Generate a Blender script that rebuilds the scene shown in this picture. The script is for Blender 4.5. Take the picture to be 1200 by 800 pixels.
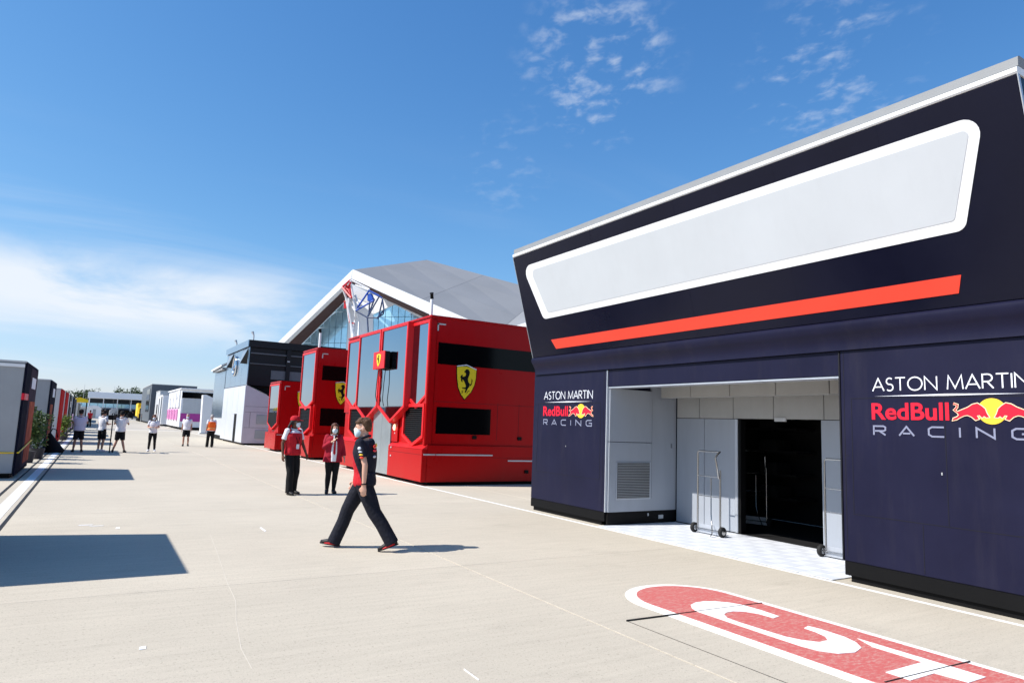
import bpy, bmesh, math, random
from mathutils import Vector, Matrix
R_ = math.radians
random.seed(7)
for o in list(bpy.data.objects): bpy.data.objects.remove(o)
scene = bpy.context.scene
COL = scene.collection

# ------------------------------------------------------------------ camera
FPX = 790.0; CAMH = 1.72
RC = Matrix(((0.85164277, 0.09716351, 0.5150377), (-0.52277117, 0.08694962, 0.84802716), (0.03761496, -0.99146307, 0.1248443)))
CAM = Vector((0, 0, CAMH))
cd = bpy.data.cameras.new('camera'); cam = bpy.data.objects.new('camera', cd); COL.objects.link(cam)
cd.sensor_width = 36.0; cd.lens = FPX / 1200 * 36.0; cd.clip_start = 0.05; cd.clip_end = 6000
ax, ay, az = RC @ Vector((1, 0, 0)), RC @ Vector((0, -1, 0)), RC @ Vector((0, 0, -1))
cam.matrix_world = Matrix(((ax.x, ay.x, az.x, 0), (ax.y, ay.y, az.y, 0), (ax.z, ay.z, az.z, CAMH), (0, 0, 0, 1)))
scene.camera = cam
# photo pixel (1200 x 800) -> a point on a known plane of the place
def ray(px, py): return RC @ Vector((px - 600, py - 400, FPX))
def on_plane(px, py, p0, n):
    r = ray(px, py); n = Vector(n); return CAM + r * ((Vector(p0) - CAM).dot(n) / r.dot(n))
def PG(px, py, z=0): return on_plane(px, py, (0, 0, z), (0, 0, 1))
def PX(px, py, x): return on_plane(px, py, (x, 0, 0), (1, 0, 0))
def PY(px, py, y): return on_plane(px, py, (0, y, 0), (0, 1, 0))

# ------------------------------------------------------------------ sun and sky
SUN_EL, SUN_AZ = 47.0, 166.0            # azimuth of the sun, counter-clockwise from +X
sdir = Vector((math.cos(R_(SUN_EL)) * math.cos(R_(SUN_AZ)), math.cos(R_(SUN_EL)) * math.sin(R_(SUN_AZ)), math.sin(R_(SUN_EL))))
sl = bpy.data.lights.new('sun', 'SUN'); sl.energy = 5.0; sl.angle = R_(0.55); sl.color = (1.0, 0.955, 0.89)
so = bpy.data.objects.new('sun', sl); COL.objects.link(so); so.rotation_euler = (-sdir).to_track_quat('-Z', 'Y').to_euler(); so.location = (-20, 5, 30)
w = bpy.data.worlds.new('World'); scene.world = w; w.use_nodes = True
nt = w.node_tree; nt.nodes.clear()
def N(t, **k):
    n = nt.nodes.new(t)
    for a, b in k.items(): setattr(n, a, b)
    return n
def L(a, b): nt.links.new(a, b)
def MATH(op, a, b=None, clamp=False):
    n = N('ShaderNodeMath', operation=op, use_clamp=clamp)
    for i, x in enumerate((a, b)):
        if x is None: continue
        if isinstance(x, (int, float)): n.inputs[i].default_value = x
        else: L(x, n.inputs[i])
    return n.outputs[0]
sky = N('ShaderNodeTexSky', sky_type='NISHITA'); sky.sun_disc = False
sky.sun_elevation = R_(SUN_EL); sky.sun_rotation = R_(90 - SUN_AZ); sky.altitude = 100
sky.air_density = 1.0; sky.dust_density = 0.3; sky.ozone_density = 1.3
tc = N('ShaderNodeTexCoord'); D = tc.outputs['Generated']
sep = N('ShaderNodeSeparateXYZ'); L(D, sep.inputs[0])
zc = MATH('MAXIMUM', sep.outputs[2], 0.0)
den = MATH('ADD', zc, 0.16)
cmb = N('ShaderNodeCombineXYZ'); L(MATH('DIVIDE', sep.outputs[0], den), cmb.inputs[0]); L(MATH('DIVIDE', sep.outputs[1], den), cmb.inputs[1])
def noise(vec, scale, detail, rough, dist=0.0, loc=(0, 0, 0), scl=(1, 1, 1), rot=0):
    mp = N('ShaderNodeMapping'); mp.inputs['Location'].default_value = loc; mp.inputs['Scale'].default_value = scl; mp.inputs['Rotation'].default_value = (0, 0, rot); L(vec, mp.inputs[0])
    n = N('ShaderNodeTexNoise'); n.inputs['Scale'].default_value = scale; n.inputs['Detail'].default_value = detail
    n.inputs['Roughness'].default_value = rough; n.inputs['Distortion'].default_value = dist; L(mp.outputs[0], n.inputs['Vector']); return n.outputs['Fac']
def smooth(x, a, b, lo=0.0, hi=1.0):
    n = N('ShaderNodeMapRange', interpolation_type='SMOOTHSTEP'); L(x, n.inputs[0])
    for i, v in enumerate((a, b, lo, hi)): n.inputs[i + 1].default_value = v
    return n.outputs[0]
def cone(px, py, inner, outer):
    c = ray(px, py).normalized(); n = N('ShaderNodeVectorMath', operation='DOT_PRODUCT'); L(D, n.inputs[0]); n.inputs[1].default_value = c
    return smooth(n.outputs['Value'], math.cos(R_(outer)), math.cos(R_(inner)))
# low bank of cloud above the horizon
lowf = noise(cmb.outputs[0], 0.75, 7, 0.58, 0.5, loc=(0.3, 1.9, 0.4), scl=(1.0, 0.85, 1), rot=0.35)
elev_lo = MATH('MULTIPLY', smooth(sep.outputs[2], 0.06, 0.14), smooth(sep.outputs[2], 0.222, 0.15))
bank = MATH('MAXIMUM', MATH('MULTIPLY', cone(150, 345, 5, 19), 1.0), MATH('MULTIPLY', smooth(noise(cmb.outputs[0], 0.22, 2, 0.5, loc=(5, 2, 1)), 0.52, 0.66), 0.6))
low = MATH('MULTIPLY', smooth(MATH('ADD', lowf, MATH('MULTIPLY', bank, 0.22)), 0.53, 0.78), MATH('MULTIPLY', elev_lo, bank))
# small broken patches higher up
hif = noise(cmb.outputs[0], 22.0, 4, 0.55, 0.2, loc=(1.3, 0.4, 2), rot=0.7, scl=(1.0, 0.8, 1))
him = noise(cmb.outputs[0], 6.5, 2, 0.5, loc=(3.1, 6.4, 5))
patch = MATH('MAXIMUM', MATH('MAXIMUM', cone(700, 75, 1, 7.5), MATH('MULTIPLY', cone(975, 85, 1, 7.5), 0.85)), MATH('MAXIMUM', MATH('MULTIPLY', cone(590, 190, 1, 5), 0.3), MATH('MULTIPLY', smooth(noise(cmb.outputs[0], 0.5, 2, 0.5, loc=(9, 3, 1)), 0.6, 0.75), 0.5)))
hi = MATH('MULTIPLY', smooth(MATH('ADD', MATH('MULTIPLY', hif, 0.62), MATH('MULTIPLY', him, 0.38)), 0.50, 0.74), MATH('MULTIPLY', patch, 0.52))
veil = MATH('MULTIPLY', smooth(noise(cmb.outputs[0], 0.9, 6, 0.6, 0.8, loc=(2, 7, 3), scl=(0.6, 1.5, 1)), 0.48, 0.8), MATH('MULTIPLY', smooth(sep.outputs[2], 0.42, 0.12), 0.3))
cl = MATH('MINIMUM', MATH('ADD', MATH('ADD', low, hi), veil), 0.96)
mix = N('ShaderNodeMix', data_type='RGBA'); L(cl, mix.inputs[0])
sp_ = N('ShaderNodeSeparateColor'); L(sky.outputs[0], sp_.inputs[0]); hs = N('ShaderNodeCombineColor')
for ci_, (k_, m_) in enumerate(((0.76, 60.0), (1.50, 16.0), (2.60, 9.0))):     # camera-like response of the blue sky
    v_ = MATH('POWER', sp_.outputs[ci_], (1.3, 1.1, 1.0)[ci_])
    L(MATH('DIVIDE', MATH('MULTIPLY', v_, k_), MATH('ADD', MATH('DIVIDE', v_, m_), 1.0)), hs.inputs[ci_])
L(hs.outputs[0], mix.inputs[6]); mix.inputs[7].default_value = (8.6, 9.2, 10.0, 1)
bg = N('ShaderNodeBackground'); bg.inputs['Strength'].default_value = 0.073; L(mix.outputs[2], bg.inputs['Color'])
wo = N('ShaderNodeOutputWorld'); L(bg.outputs[0], wo.inputs[0])
scene.view_settings.view_transform = 'Standard'; scene.view_settings.look = 'None'; scene.view_settings.gamma = 1; scene.view_settings.exposure = 0.46
scene.view_settings.use_curve_mapping = False
scene.render.engine = 'CYCLES'

# ------------------------------------------------------------------ materials
def mat(name, col, rough=0.5, metal=0.0, var=0.1, scale=2.0, bump=0.0, bscale=60.0, spec=0.28, coat=0.0, stretch=(1, 1, 1), emit=None, rvar=0.0, dirt=0.0):
    m = bpy.data.materials.new(name); m.use_nodes = True; t = m.node_tree; b = t.nodes['Principled BSDF']
    b.inputs['Roughness'].default_value = rough; b.inputs['Metallic'].default_value = metal; b.inputs['Specular IOR Level'].default_value = spec; b.inputs['Coat Weight'].default_value = coat
    b.inputs['Coat Roughness'].default_value = 0.12
    g = t.nodes.new('ShaderNodeNewGeometry'); mp = t.nodes.new('ShaderNodeMapping'); mp.inputs['Scale'].default_value = stretch; t.links.new(g.outputs['Position'], mp.inputs[0])
    n = t.nodes.new('ShaderNodeTexNoise'); n.inputs['Scale'].default_value = scale; n.inputs['Detail'].default_value = 6; n.inputs['Roughness'].default_value = 0.6; t.links.new(mp.outputs[0], n.inputs['Vector'])
    r = t.nodes.new('ShaderNodeValToRGB'); c = Vector(col)
    r.color_ramp.elements[0].position = 0.3; r.color_ramp.elements[1].position = 0.7
    r.color_ramp.elements[0].color = (*(c * (1 - var)), 1); r.color_ramp.elements[1].color = (*[min(1, x) for x in c * (1 + var)], 1)
    t.links.new(n.outputs['Fac'], r.inputs[0]); out = r.outputs[0]
    if dirt:
        n2 = t.nodes.new('ShaderNodeTexNoise'); n2.inputs['Scale'].default_value = 1.3; n2.inputs['Detail'].default_value = 8; n2.inputs['Roughness'].default_value = 0.7
        mp2 = t.nodes.new('ShaderNodeMapping'); mp2.inputs['Scale'].default_value = (3, 3, 0.35); t.links.new(g.outputs['Position'], mp2.inputs[0]); t.links.new(mp2.outputs[0], n2.inputs['Vector'])
        mr = t.nodes.new('ShaderNodeMapRange'); mr.inputs[1].default_value = 0.5; mr.inputs[2].default_value = 0.75; mr.inputs[4].default_value = dirt; t.links.new(n2.outputs['Fac'], mr.inputs[0])
        mx = t.nodes.new('ShaderNodeMix'); mx.data_type = 'RGBA'; t.links.new(mr.outputs[0], mx.inputs[0]); t.links.new(out, mx.inputs[6]); mx.inputs[7].default_value = (0.16, 0.14, 0.12, 1); out = mx.outputs[2]
    t.links.new(out, b.inputs['Base Color'])
    if rvar:
        mr = t.nodes.new('ShaderNodeMapRange'); mr.inputs[1].default_value = 0.3; mr.inputs[2].default_value = 0.7; mr.inputs[3].default_value = max(0, rough - rvar); mr.inputs[4].default_value = rough + rvar
        t.links.new(n.outputs['Fac'], mr.inputs[0]); t.links.new(mr.outputs[0], b.inputs['Roughness'])
    if bump:
        n3 = t.nodes.new('ShaderNodeTexNoise'); n3.inputs['Scale'].default_value = bscale; n3.inputs['Detail'].default_value = 5; t.links.new(g.outputs['Position'], n3.inputs['Vector'])
        bp = t.nodes.new('ShaderNodeBump'); bp.inputs['Strength'].default_value = bump; bp.inputs['Distance'].default_value = 0.02; t.links.new(n3.outputs['Fac'], bp.inputs['Height']); t.links.new(bp.outputs[0], b.inputs['Normal'])
    if emit: b.inputs['Emission Color'].default_value = (*emit[:3], 1); b.inputs['Emission Strength'].default_value = emit[3]
    return m
def concrete(name, col, seed=0.0):
    m = bpy.data.materials.new(name); m.use_nodes = True; t = m.node_tree; b = t.nodes['Principled BSDF']; b.inputs['Roughness'].default_value = 0.9; b.inputs['Specular IOR Level'].default_value = 0.25
    g = t.nodes.new('ShaderNodeNewGeometry')
    def ns(scale, sc, det=6, rough=0.6):
        mp = t.nodes.new('ShaderNodeMapping'); mp.inputs['Scale'].default_value = sc; mp.inputs['Location'].default_value = (seed, seed * 2, 0); t.links.new(g.outputs['Position'], mp.inputs[0])
        n = t.nodes.new('ShaderNodeTexNoise'); n.inputs['Scale'].default_value = scale; n.inputs['Detail'].default_value = det; n.inputs['Roughness'].default_value = rough; t.links.new(mp.outputs[0], n.inputs['Vector']); return n.outputs['Fac']
    def mr(x, a, bb, lo, hi):
        n = t.nodes.new('ShaderNodeMapRange'); t.links.new(x, n.inputs[0])
        for i, v in enumerate((a, bb, lo, hi)): n.inputs[i + 1].default_value = v
        return n.outputs[0]
    def mul(a, c):
        n = t.nodes.new('ShaderNodeMath'); n.operation = 'MULTIPLY'; t.links.new(a, n.inputs[0]); t.links.new(c, n.inputs[1]); return n.outputs[0]
    big = mr(ns(0.35, (1, 1, 1)), 0.3, 0.7, 0.93, 1.05)
    broom = mr(ns(9, (0.12, 1.6, 1), 4), 0.25, 0.75, 0.93, 1.06)
    fine = mr(ns(110, (1, 1, 1), 3, 0.7), 0.25, 0.75, 0.82, 1.18)
    agg = mr(ns(42, (1, 1, 1), 2, 0.5), 0.58, 0.72, 1.0, 0.74)
    blot = mr(ns(1.8, (0.5, 1, 1), 8, 0.72), 0.56, 0.78, 1.0, 0.85)
    oi = t.nodes.new('ShaderNodeObjectInfo'); slab = mr(oi.outputs['Random'], 0, 1, 0.965, 1.03)
    k = mul(mul(mul(mul(mul(big, broom), fine), agg), blot), slab)
    mx = t.nodes.new('ShaderNodeVectorMath'); mx.operation = 'SCALE'; mx.inputs[0].default_value = col; t.links.new(k, mx.inputs['Scale']); t.links.new(mx.outputs[0], b.inputs['Base Color'])
    bp = t.nodes.new('ShaderNodeBump'); bp.inputs['Strength'].default_value = 0.35; bp.inputs['Distance'].default_value = 0.006; t.links.new(ns(70, (0.5, 1, 1), 6, 0.7), bp.inputs['Height']); t.links.new(bp.outputs[0], b.inputs['Normal'])
    return m
def paint(name, col, wear=0.5, base=(0.46, 0.41, 0.34)):
    m = bpy.data.materials.new(name); m.use_nodes = True; t = m.node_tree; b = t.nodes['Principled BSDF']; b.inputs['Roughness'].default_value = 0.75
    g = t.nodes.new('ShaderNodeNewGeometry')
    n = t.nodes.new('ShaderNodeTexNoise'); n.inputs['Scale'].default_value = 34; n.inputs['Detail'].default_value = 9; n.inputs['Roughness'].default_value = 0.78
    mp = t.nodes.new('ShaderNodeMapping'); mp.inputs['Scale'].default_value = (0.5, 1.3, 1); mp.inputs['Rotation'].default_value = (0, 0, 0.5); t.links.new(g.outputs['Position'], mp.inputs[0]); t.links.new(mp.outputs[0], n.inputs['Vector'])
    r = t.nodes.new('ShaderNodeMapRange'); r.inputs[1].default_value = 0.47; r.inputs[2].default_value = 0.70; r.inputs[4].default_value = wear; t.links.new(n.outputs['Fac'], r.inputs[0])
    mx = t.nodes.new('ShaderNodeMix'); mx.data_type = 'RGBA'; mx.inputs[6].default_value = (*col, 1); mx.inputs[7].default_value = (*base, 1); t.links.new(r.outputs[0], mx.inputs[0]); t.links.new(mx.outputs[2], b.inputs['Base Color']); return m
M = {}
M['concrete'] = concrete('concrete', (0.475, 0.425, 0.345))
M['joint'] = mat('joint_sealant', (0.54, 0.495, 0.42), 0.9)
M['ground'] = mat('far_ground', (0.40, 0.37, 0.32), 0.95, var=0.1, scale=0.2)
M['grassland'] = mat('grass_field', (0.07, 0.1, 0.035), 0.95, var=0.3, scale=0.05)
M['tar'] = mat('tar', (0.02, 0.02, 0.02), 0.7)
M['line'] = paint('white_line_paint', (0.8, 0.8, 0.8), 0.35)
M['redpaint'] = paint('worn_red_paint', (0.47, 0.10, 0.09), 0.75, (0.52, 0.40, 0.34))
M['wpaint'] = paint('worn_white_paint', (0.78, 0.77, 0.75), 0.3)
M['navy'] = mat('navy_foil', (0.0095, 0.0098, 0.029), 0.45, var=0.12, scale=1.2, spec=0.15, rvar=0.05, dirt=0.05)
M['navy_up'] = mat('dark_navy_foil', (0.0055, 0.006, 0.016), 0.2, var=0.12, scale=0.8, spec=0.18, rvar=0.06)
M['seam'] = mat('seam_rubber', (0.008, 0.008, 0.012), 0.7)
M['black'] = mat('black_plastic', (0.004, 0.004, 0.0045), 0.6, spec=0.15)
M['blackgloss'] = mat('black_glass', (0.002, 0.002, 0.0025), 0.12, spec=0.14)
M['white'] = mat('white_foil', (0.76, 0.77, 0.78), 0.4, var=0.02)
M['offwhite'] = mat('pale_grey_foil', (0.50, 0.525, 0.55), 0.45, var=0.03, scale=0.9, dirt=0.04)
M['stripe'] = mat('red_orange_foil', (0.78, 0.055, 0.03), 0.4, var=0.04)
M['logo_red'] = mat('logo_red', (0.72, 0.012, 0.035), 0.45, var=0.03)
M['logo_yellow'] = mat('logo_yellow', (0.92, 0.60, 0.045), 0.45, var=0.03)
M['logo_cream'] = mat('logo_cream', (0.92, 0.68, 0.45), 0.45, var=0.03)
M['logo_white'] = mat('logo_silver_white', (0.72, 0.74, 0.8), 0.4, var=0.03)
M['logo_grey'] = mat('logo_grey', (0.22, 0.235, 0.33), 0.4, var=0.03)
M['alu'] = mat('brushed_aluminium', (0.52, 0.55, 0.60), 0.42, 0.55, var=0.07, scale=3, stretch=(1, 1, 0.15), rvar=0.06, dirt=0.1)
M['alu_pale'] = mat('pale_aluminium_panel', (0.36, 0.39, 0.44), 0.5, 0.2, var=0.05, scale=2, stretch=(1, 1, 0.2), dirt=0.1)
M['grey_panel'] = mat('grey_soffit_panel', (0.37, 0.37, 0.36), 0.6, var=0.06, dirt=0.1)
M['capgrey'] = mat('grey_roof_cap', (0.23, 0.24, 0.25), 0.6, var=0.06, dirt=0.1)
M['navy_matt'] = mat('matt_navy_print', (0.008, 0.009, 0.02), 0.9, var=0.3, scale=1.5, spec=0.04)
M['red_matt'] = mat('matt_red_front', (0.42, 0.012, 0.012), 0.9, var=0.1, spec=0.05)
M['plum'] = mat('plum_print', (0.05, 0.035, 0.05), 0.9, var=0.3, spec=0.05)
M['steel'] = mat('steel_tube', (0.42, 0.42, 0.42), 0.22, 1.0, var=0.05)
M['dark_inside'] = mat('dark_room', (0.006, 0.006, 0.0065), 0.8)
M['rubber'] = mat('rubber', (0.018, 0.018, 0.018), 0.75)
M['tile_w'] = mat('pale_floor_tile', (0.62, 0.64, 0.68), 0.5, var=0.04, scale=6, dirt=0.15)
M['tile_g'] = mat('grey_floor_tile', (0.56, 0.58, 0.62), 0.5, var=0.04, scale=6, dirt=0.15)
M['red'] = mat('red_truck_paint', (0.40, 0.0025, 0.004), 0.3, var=0.05, scale=0.7, spec=0.16, rvar=0.04, dirt=0.03)
M['red_trim'] = mat('bright_red_trim', (0.62, 0.016, 0.02), 0.35, var=0.04, spec=0.2)
M['mirror'] = mat('sky_mirror_glass', (0.33, 0.42, 0.49), 0.03, 1.0, var=0.04, scale=0.4)
M['doorglass'] = mat('frosted_door_glass', (0.33, 0.38, 0.40), 0.2, 0.4, var=0.1, scale=1.5)
M['lamp'] = mat('warm_lamp_lens', (0.9, 0.8, 0.6), 0.3, emit=(1.0, 0.78, 0.45, 1.2))
M['yellow'] = mat('shield_yellow', (0.78, 0.60, 0.02), 0.4, var=0.03)
M['silver'] = mat('silver_wall_panel', (0.62, 0.65, 0.70), 0.36, 0.2, var=0.03, scale=0.8, rvar=0.02)
M['mauve'] = mat('matt_silver_side', (0.52, 0.47, 0.53), 0.55, 0.15, var=0.04)
M['darkglass'] = mat('dark_blue_glass', (0.26, 0.37, 0.50), 0.16, 0.8, var=0.06, scale=0.4)
M['blackwall'] = mat('black_wall_panel', (0.008, 0.009, 0.013), 0.3, var=0.2, scale=0.5, spec=0.2)
M['chrome'] = mat('chrome', (0.75, 0.75, 0.76), 0.12, 1.0, var=0.02)
M['pink'] = mat('pink_foil', (0.85, 0.35, 0.60), 0.5, var=0.04)
M['magenta'] = mat('magenta_foil', (0.42, 0.05, 0.29), 0.5, var=0.04)
M['truckwhite'] = mat('white_truck_paint', (0.78, 0.78, 0.79), 0.4, var=0.03, dirt=0.05)
M['greybox'] = mat('grey_container_side', (0.34, 0.35, 0.36), 0.55, var=0.05, dirt=0.12)
M['ltgrey'] = mat('light_grey_box', (0.5, 0.51, 0.52), 0.55, var=0.05, dirt=0.1)
M['slate'] = mat('slate_grey_wall', (0.10, 0.115, 0.135), 0.5, var=0.1)
M['orange'] = mat('orange_print', (0.34, 0.085, 0.05), 0.85, var=0.5, scale=2.5, spec=0.05)
M['truckyellow'] = mat('yellow_paint', (0.85, 0.58, 0.015), 0.45, var=0.05)
M['roofgrey'] = mat('grey_metal_roof', (0.215, 0.222, 0.235), 0.6, 0.0, var=0.06, scale=0.12, dirt=0.05)
M['fascia'] = mat('white_roof_fascia', (0.82, 0.83, 0.85), 0.5, var=0.02)
M['curtain'] = mat('curtain_wall_glass', (0.44, 0.72, 0.88), 0.08, 0.45, var=0.18, scale=0.35)
M['mullion'] = mat('mullion', (0.30, 0.38, 0.44), 0.5)
M['wallpale'] = mat('pale_wall_panel', (0.62, 0.63, 0.66), 0.6, var=0.04)
M['brown'] = mat('brown_soffit', (0.10, 0.055, 0.05), 0.7)
M['tubered'] = mat('red_tube', (0.5, 0.02, 0.03), 0.45); M['tubewhite'] = mat('white_tube', (0.75, 0.75, 0.76), 0.45); M['tubeblue'] = mat('blue_tube', (0.02, 0.08, 0.40), 0.45); M['tubedark'] = mat('dark_tube', (0.05, 0.07, 0.14), 0.45)
M['leaf'] = mat('leaf', (0.045, 0.085, 0.02), 0.55, var=0.45, scale=9); M['leaf2'] = mat('light_leaf', (0.13, 0.19, 0.03), 0.55, var=0.4, scale=9); M['treeleaf'] = mat('tree_leaf', (0.05, 0.08, 0.028), 0.7, var=0.4, scale=0.6)
M['bark'] = mat('bark', (0.09, 0.06, 0.04), 0.9, var=0.3); M['pot'] = mat('dark_pot', (0.04, 0.04, 0.045), 0.6)
M['skin'] = mat('light_skin', (0.62, 0.36, 0.26), 0.5, var=0.06, scale=12); M['skin_dark'] = mat('dark_skin', (0.12, 0.055, 0.035), 0.5, var=0.08, scale=12); M['skin_tan'] = mat('tan_skin', (0.42, 0.22, 0.15), 0.5, var=0.06, scale=12)
M['hair'] = mat('brown_hair', (0.085, 0.04, 0.018), 0.55, var=0.4, scale=40, bump=0.6, bscale=90); M['hair_black'] = mat('black_hair', (0.015, 0.012, 0.011), 0.55, var=0.4, scale=40, bump=0.6, bscale=90); M['hair_red'] = mat('auburn_hair', (0.09, 0.03, 0.014), 0.5, var=0.4, scale=40, bump=0.5, bscale=90); M['hair_grey'] = mat('grey_hair', (0.4, 0.38, 0.36), 0.6)
M['mask'] = mat('pale_blue_mask', (0.62, 0.74, 0.80), 0.75, var=0.05, scale=20)
M['cloth_black'] = mat('black_cloth', (0.006, 0.006, 0.007), 0.85, var=0.2, scale=14, bump=0.5, bscale=26); M['cloth_navy'] = mat('dark_navy_cloth', (0.006, 0.007, 0.015), 0.8, var=0.2, scale=14, bump=0.5, bscale=26)
M['cloth_white'] = mat('white_cloth', (0.76, 0.76, 0.80), 0.85, var=0.05, scale=14, bump=0.5, bscale=22); M['cloth_red'] = mat('red_cloth', (0.45, 0.008, 0.018), 0.8, var=0.12, scale=12, bump=0.6, bscale=22); M['cloth_darkred'] = mat('crimson_cloth', (0.30, 0.006, 0.022), 0.8, var=0.12, scale=12, bump=0.6, bscale=22)
M['hivis'] = mat('orange_high_visibility_cloth', (0.95, 0.16, 0.02), 0.7, var=0.06); M['reflect'] = mat('reflective_tape', (0.85, 0.78, 0.35), 0.4); M['cloth_lilac'] = mat('pale_lilac_cloth', (0.60, 0.58, 0.72), 0.85, var=0.05, scale=14, bump=0.5, bscale=22)
M['shoe'] = mat('black_shoe', (0.015, 0.014, 0.015), 0.5); M['shoe_red'] = mat('red_shoe_fabric', (0.55, 0.01, 0.02), 0.55); M['shoe_white'] = mat('white_shoe', (0.75, 0.75, 0.75), 0.6)
M['eye'] = mat('eye_dark', (0.02, 0.015, 0.01), 0.2)

# ------------------------------------------------------------------ mesh helpers
def world_loc(o):
    v = Vector((0, 0, 0))
    while o is not None: v += o.location; o = o.parent
    return v
def link(name, me, parent=None):
    o = bpy.data.objects.new(name, me); COL.objects.link(o); o.parent = parent; return o
def tag(o, label=None, cat=None, group=None, kind=None):
    if label: o['label'] = label
    if cat: o['category'] = cat
    if group: o['group'] = group
    if kind: o['kind'] = kind
    return o
def thing(name, label, cat, loc=(0, 0, 0), rz=0.0, group=None):
    o = bpy.data.objects.new(name, None); COL.objects.link(o); o.location = loc; o.rotation_euler = (0, 0, rz); o.empty_display_size = 0.2
    return tag(o, label, cat, group)
class MB:
    def __init__(s): s.v = []; s.f = []
    def add(s, vs, fs):
        b = len(s.v); s.v += [Vector(v) for v in vs]; s.f += [tuple(i + b for i in f) for f in fs]; return s
    def box(s, x0, x1, y0, y1, z0, z1):
        return s.add([(x0, y0, z0), (x1, y0, z0), (x1, y1, z0), (x0, y1, z0), (x0, y0, z1), (x1, y0, z1), (x1, y1, z1), (x0, y1, z1)], [(3, 2, 1, 0), (4, 5, 6, 7), (0, 1, 5, 4), (1, 2, 6, 5), (2, 3, 7, 6), (3, 0, 4, 7)])
    def prism(s, pts, off):
        pts = [Vector(p) for p in pts]; off = Vector(off); n = len(pts)
        return s.add(pts + [p + off for p in pts], [tuple(range(n))[::-1], tuple(range(n, 2 * n))] + [(i, (i + 1) % n, n + (i + 1) % n, n + i) for i in range(n)])
    def ring(s, outer, inner, off):
        n = len(outer); off = Vector(off); o = [Vector(p) for p in outer]; i_ = [Vector(p) for p in inner]
        f = []
        for i in range(n):
            j = (i + 1) % n
            f += [(i, j, n + j, n + i), (2 * n + i, 3 * n + i, 3 * n + j, 2 * n + j), (i, 2 * n + i, 2 * n + j, j), (n + i, n + j, 3 * n + j, 3 * n + i)]
        return s.add(o + i_ + [p + off for p in o] + [p + off for p in i_], f)
    def loft(s, rings, n=12):
        vs = []; fs = []
        for (c, u, v) in rings:
            c, u, v = Vector(c), Vector(u), Vector(v)
            vs += [c + u * math.cos(2 * math.pi * k / n) + v * math.sin(2 * math.pi * k / n) for k in range(n)]
        for a in range(len(rings) - 1):
            for k in range(n): fs.append((a * n + k, a * n + (k + 1) % n, (a + 1) * n + (k + 1) % n, (a + 1) * n + k))
        fs += [tuple(range(n))[::-1], tuple((len(rings) - 1) * n + k for k in range(n))]
        return s.add(vs, fs)
    def tube(s, pts, r, n=8, ref=None):
        pts = [Vector(p) for p in pts]; m = len(pts); rs = r if isinstance(r, (list, tuple)) else [r] * m
        rings = []; u = None
        for i, p in enumerate(pts):
            d = (pts[min(i + 1, m - 1)] - pts[max(i - 1, 0)]).normalized()
            if u is None:
                a = Vector((0, 0, 1)) if abs(d.z) < 0.9 else Vector((1, 0, 0)); u = d.cross(a).normalized()
            u = (u - d * u.dot(d)).normalized(); rings.append((p, u * rs[i], d.cross(u) * rs[i]))
        return s.loft(rings, n)
    def ell(s, c, rx, ry, rz, n=14, m=9, rot=None):
        c = Vector(c); rings = []
        for k in range(m + 1):
            t = -math.pi / 2 + math.pi * (k + 0.02 if k == 0 else (k - 0.02 if k == m else k)) / m
            u, v, o = Vector((rx * math.cos(t), 0, 0)), Vector((0, ry * math.cos(t), 0)), Vector((0, 0, rz * math.sin(t)))
            if rot is not None: u, v, o = rot @ u, rot @ v, rot @ o
            rings.append((c + o, u, v))
        return s.loft(rings, n)
    def strip(s, pts, wd, off, mapf, eps=0.0):   # mitred flat stroke, pts in 2D, mapf(u, v, h) -> 3D
        P = [Vector(p) for p in pts]; m = len(P); closed = (P[0] - P[-1]).length < 1e-6
        if closed: P = P[:-1]; m -= 1
        Lp, Rp = [], []
        for i in range(m):
            a = P[i - 1] if (closed or i > 0) else None; b = P[(i + 1) % m] if (closed or i < m - 1) else None
            d1 = (P[i] - a).normalized() if a is not None else None; d2 = (b - P[i]).normalized() if b is not None else None
            d1 = d1 or d2; d2 = d2 or d1; t = d1 + d2
            t = t.normalized() if t.length > 1e-4 else d1
            nrm = Vector((-t.y, t.x)); k = min(2.2, 1 / max(0.3, nrm.dot(Vector((-d1.y, d1.x)))))
            Lp.append(P[i] + nrm * wd / 2 * k); Rp.append(P[i] - nrm * wd / 2 * k)
        segs = m if closed else m - 1
        vs = [mapf(p.x, p.y, eps) for p in Lp] + [mapf(p.x, p.y, eps) for p in Rp] + [mapf(p.x, p.y, off + eps) for p in Lp] + [mapf(p.x, p.y, off + eps) for p in Rp]
        fs = []
        for i in range(segs):
            j = (i + 1) % m; fs += [(2 * m + i, 2 * m + j, 3 * m + j, 3 * m + i), (i, m + i, m + j, j), (i, j, 2 * m + j, 2 * m + i), (m + i, 3 * m + i, 3 * m + j, m + j)]
        if not closed: fs += [(0, 2 * m, 3 * m, m), (m - 1, 2 * m - 1, 4 * m - 1, 3 * m - 1)]
        return s.add(vs, fs)
    def mesh(s, name, origin=(0, 0, 0), bevel=0.0, smooth=False, segs=2):
        o = Vector(origin); bm = bmesh.new(); vv = [bm.verts.new(v - o) for v in s.v]
        for f in s.f:
            try: bm.faces.new([vv[i] for i in f])
            except ValueError: pass
        bmesh.ops.recalc_face_normals(bm, faces=bm.faces)
        if bevel:
            es = [e for e in bm.edges if len(e.link_faces) == 2 and e.calc_face_angle(0) > 0.5]
            bmesh.ops.bevel(bm, geom=es, offset=bevel, segments=segs, affect='EDGES', clamp_overlap=True)
        me = bpy.data.meshes.new(name); bm.to_mesh(me); bm.free()
        if smooth: me.shade_smooth(); me.set_sharp_from_angle(angle=R_(smooth if smooth is not True else 40))
        return me
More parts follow.
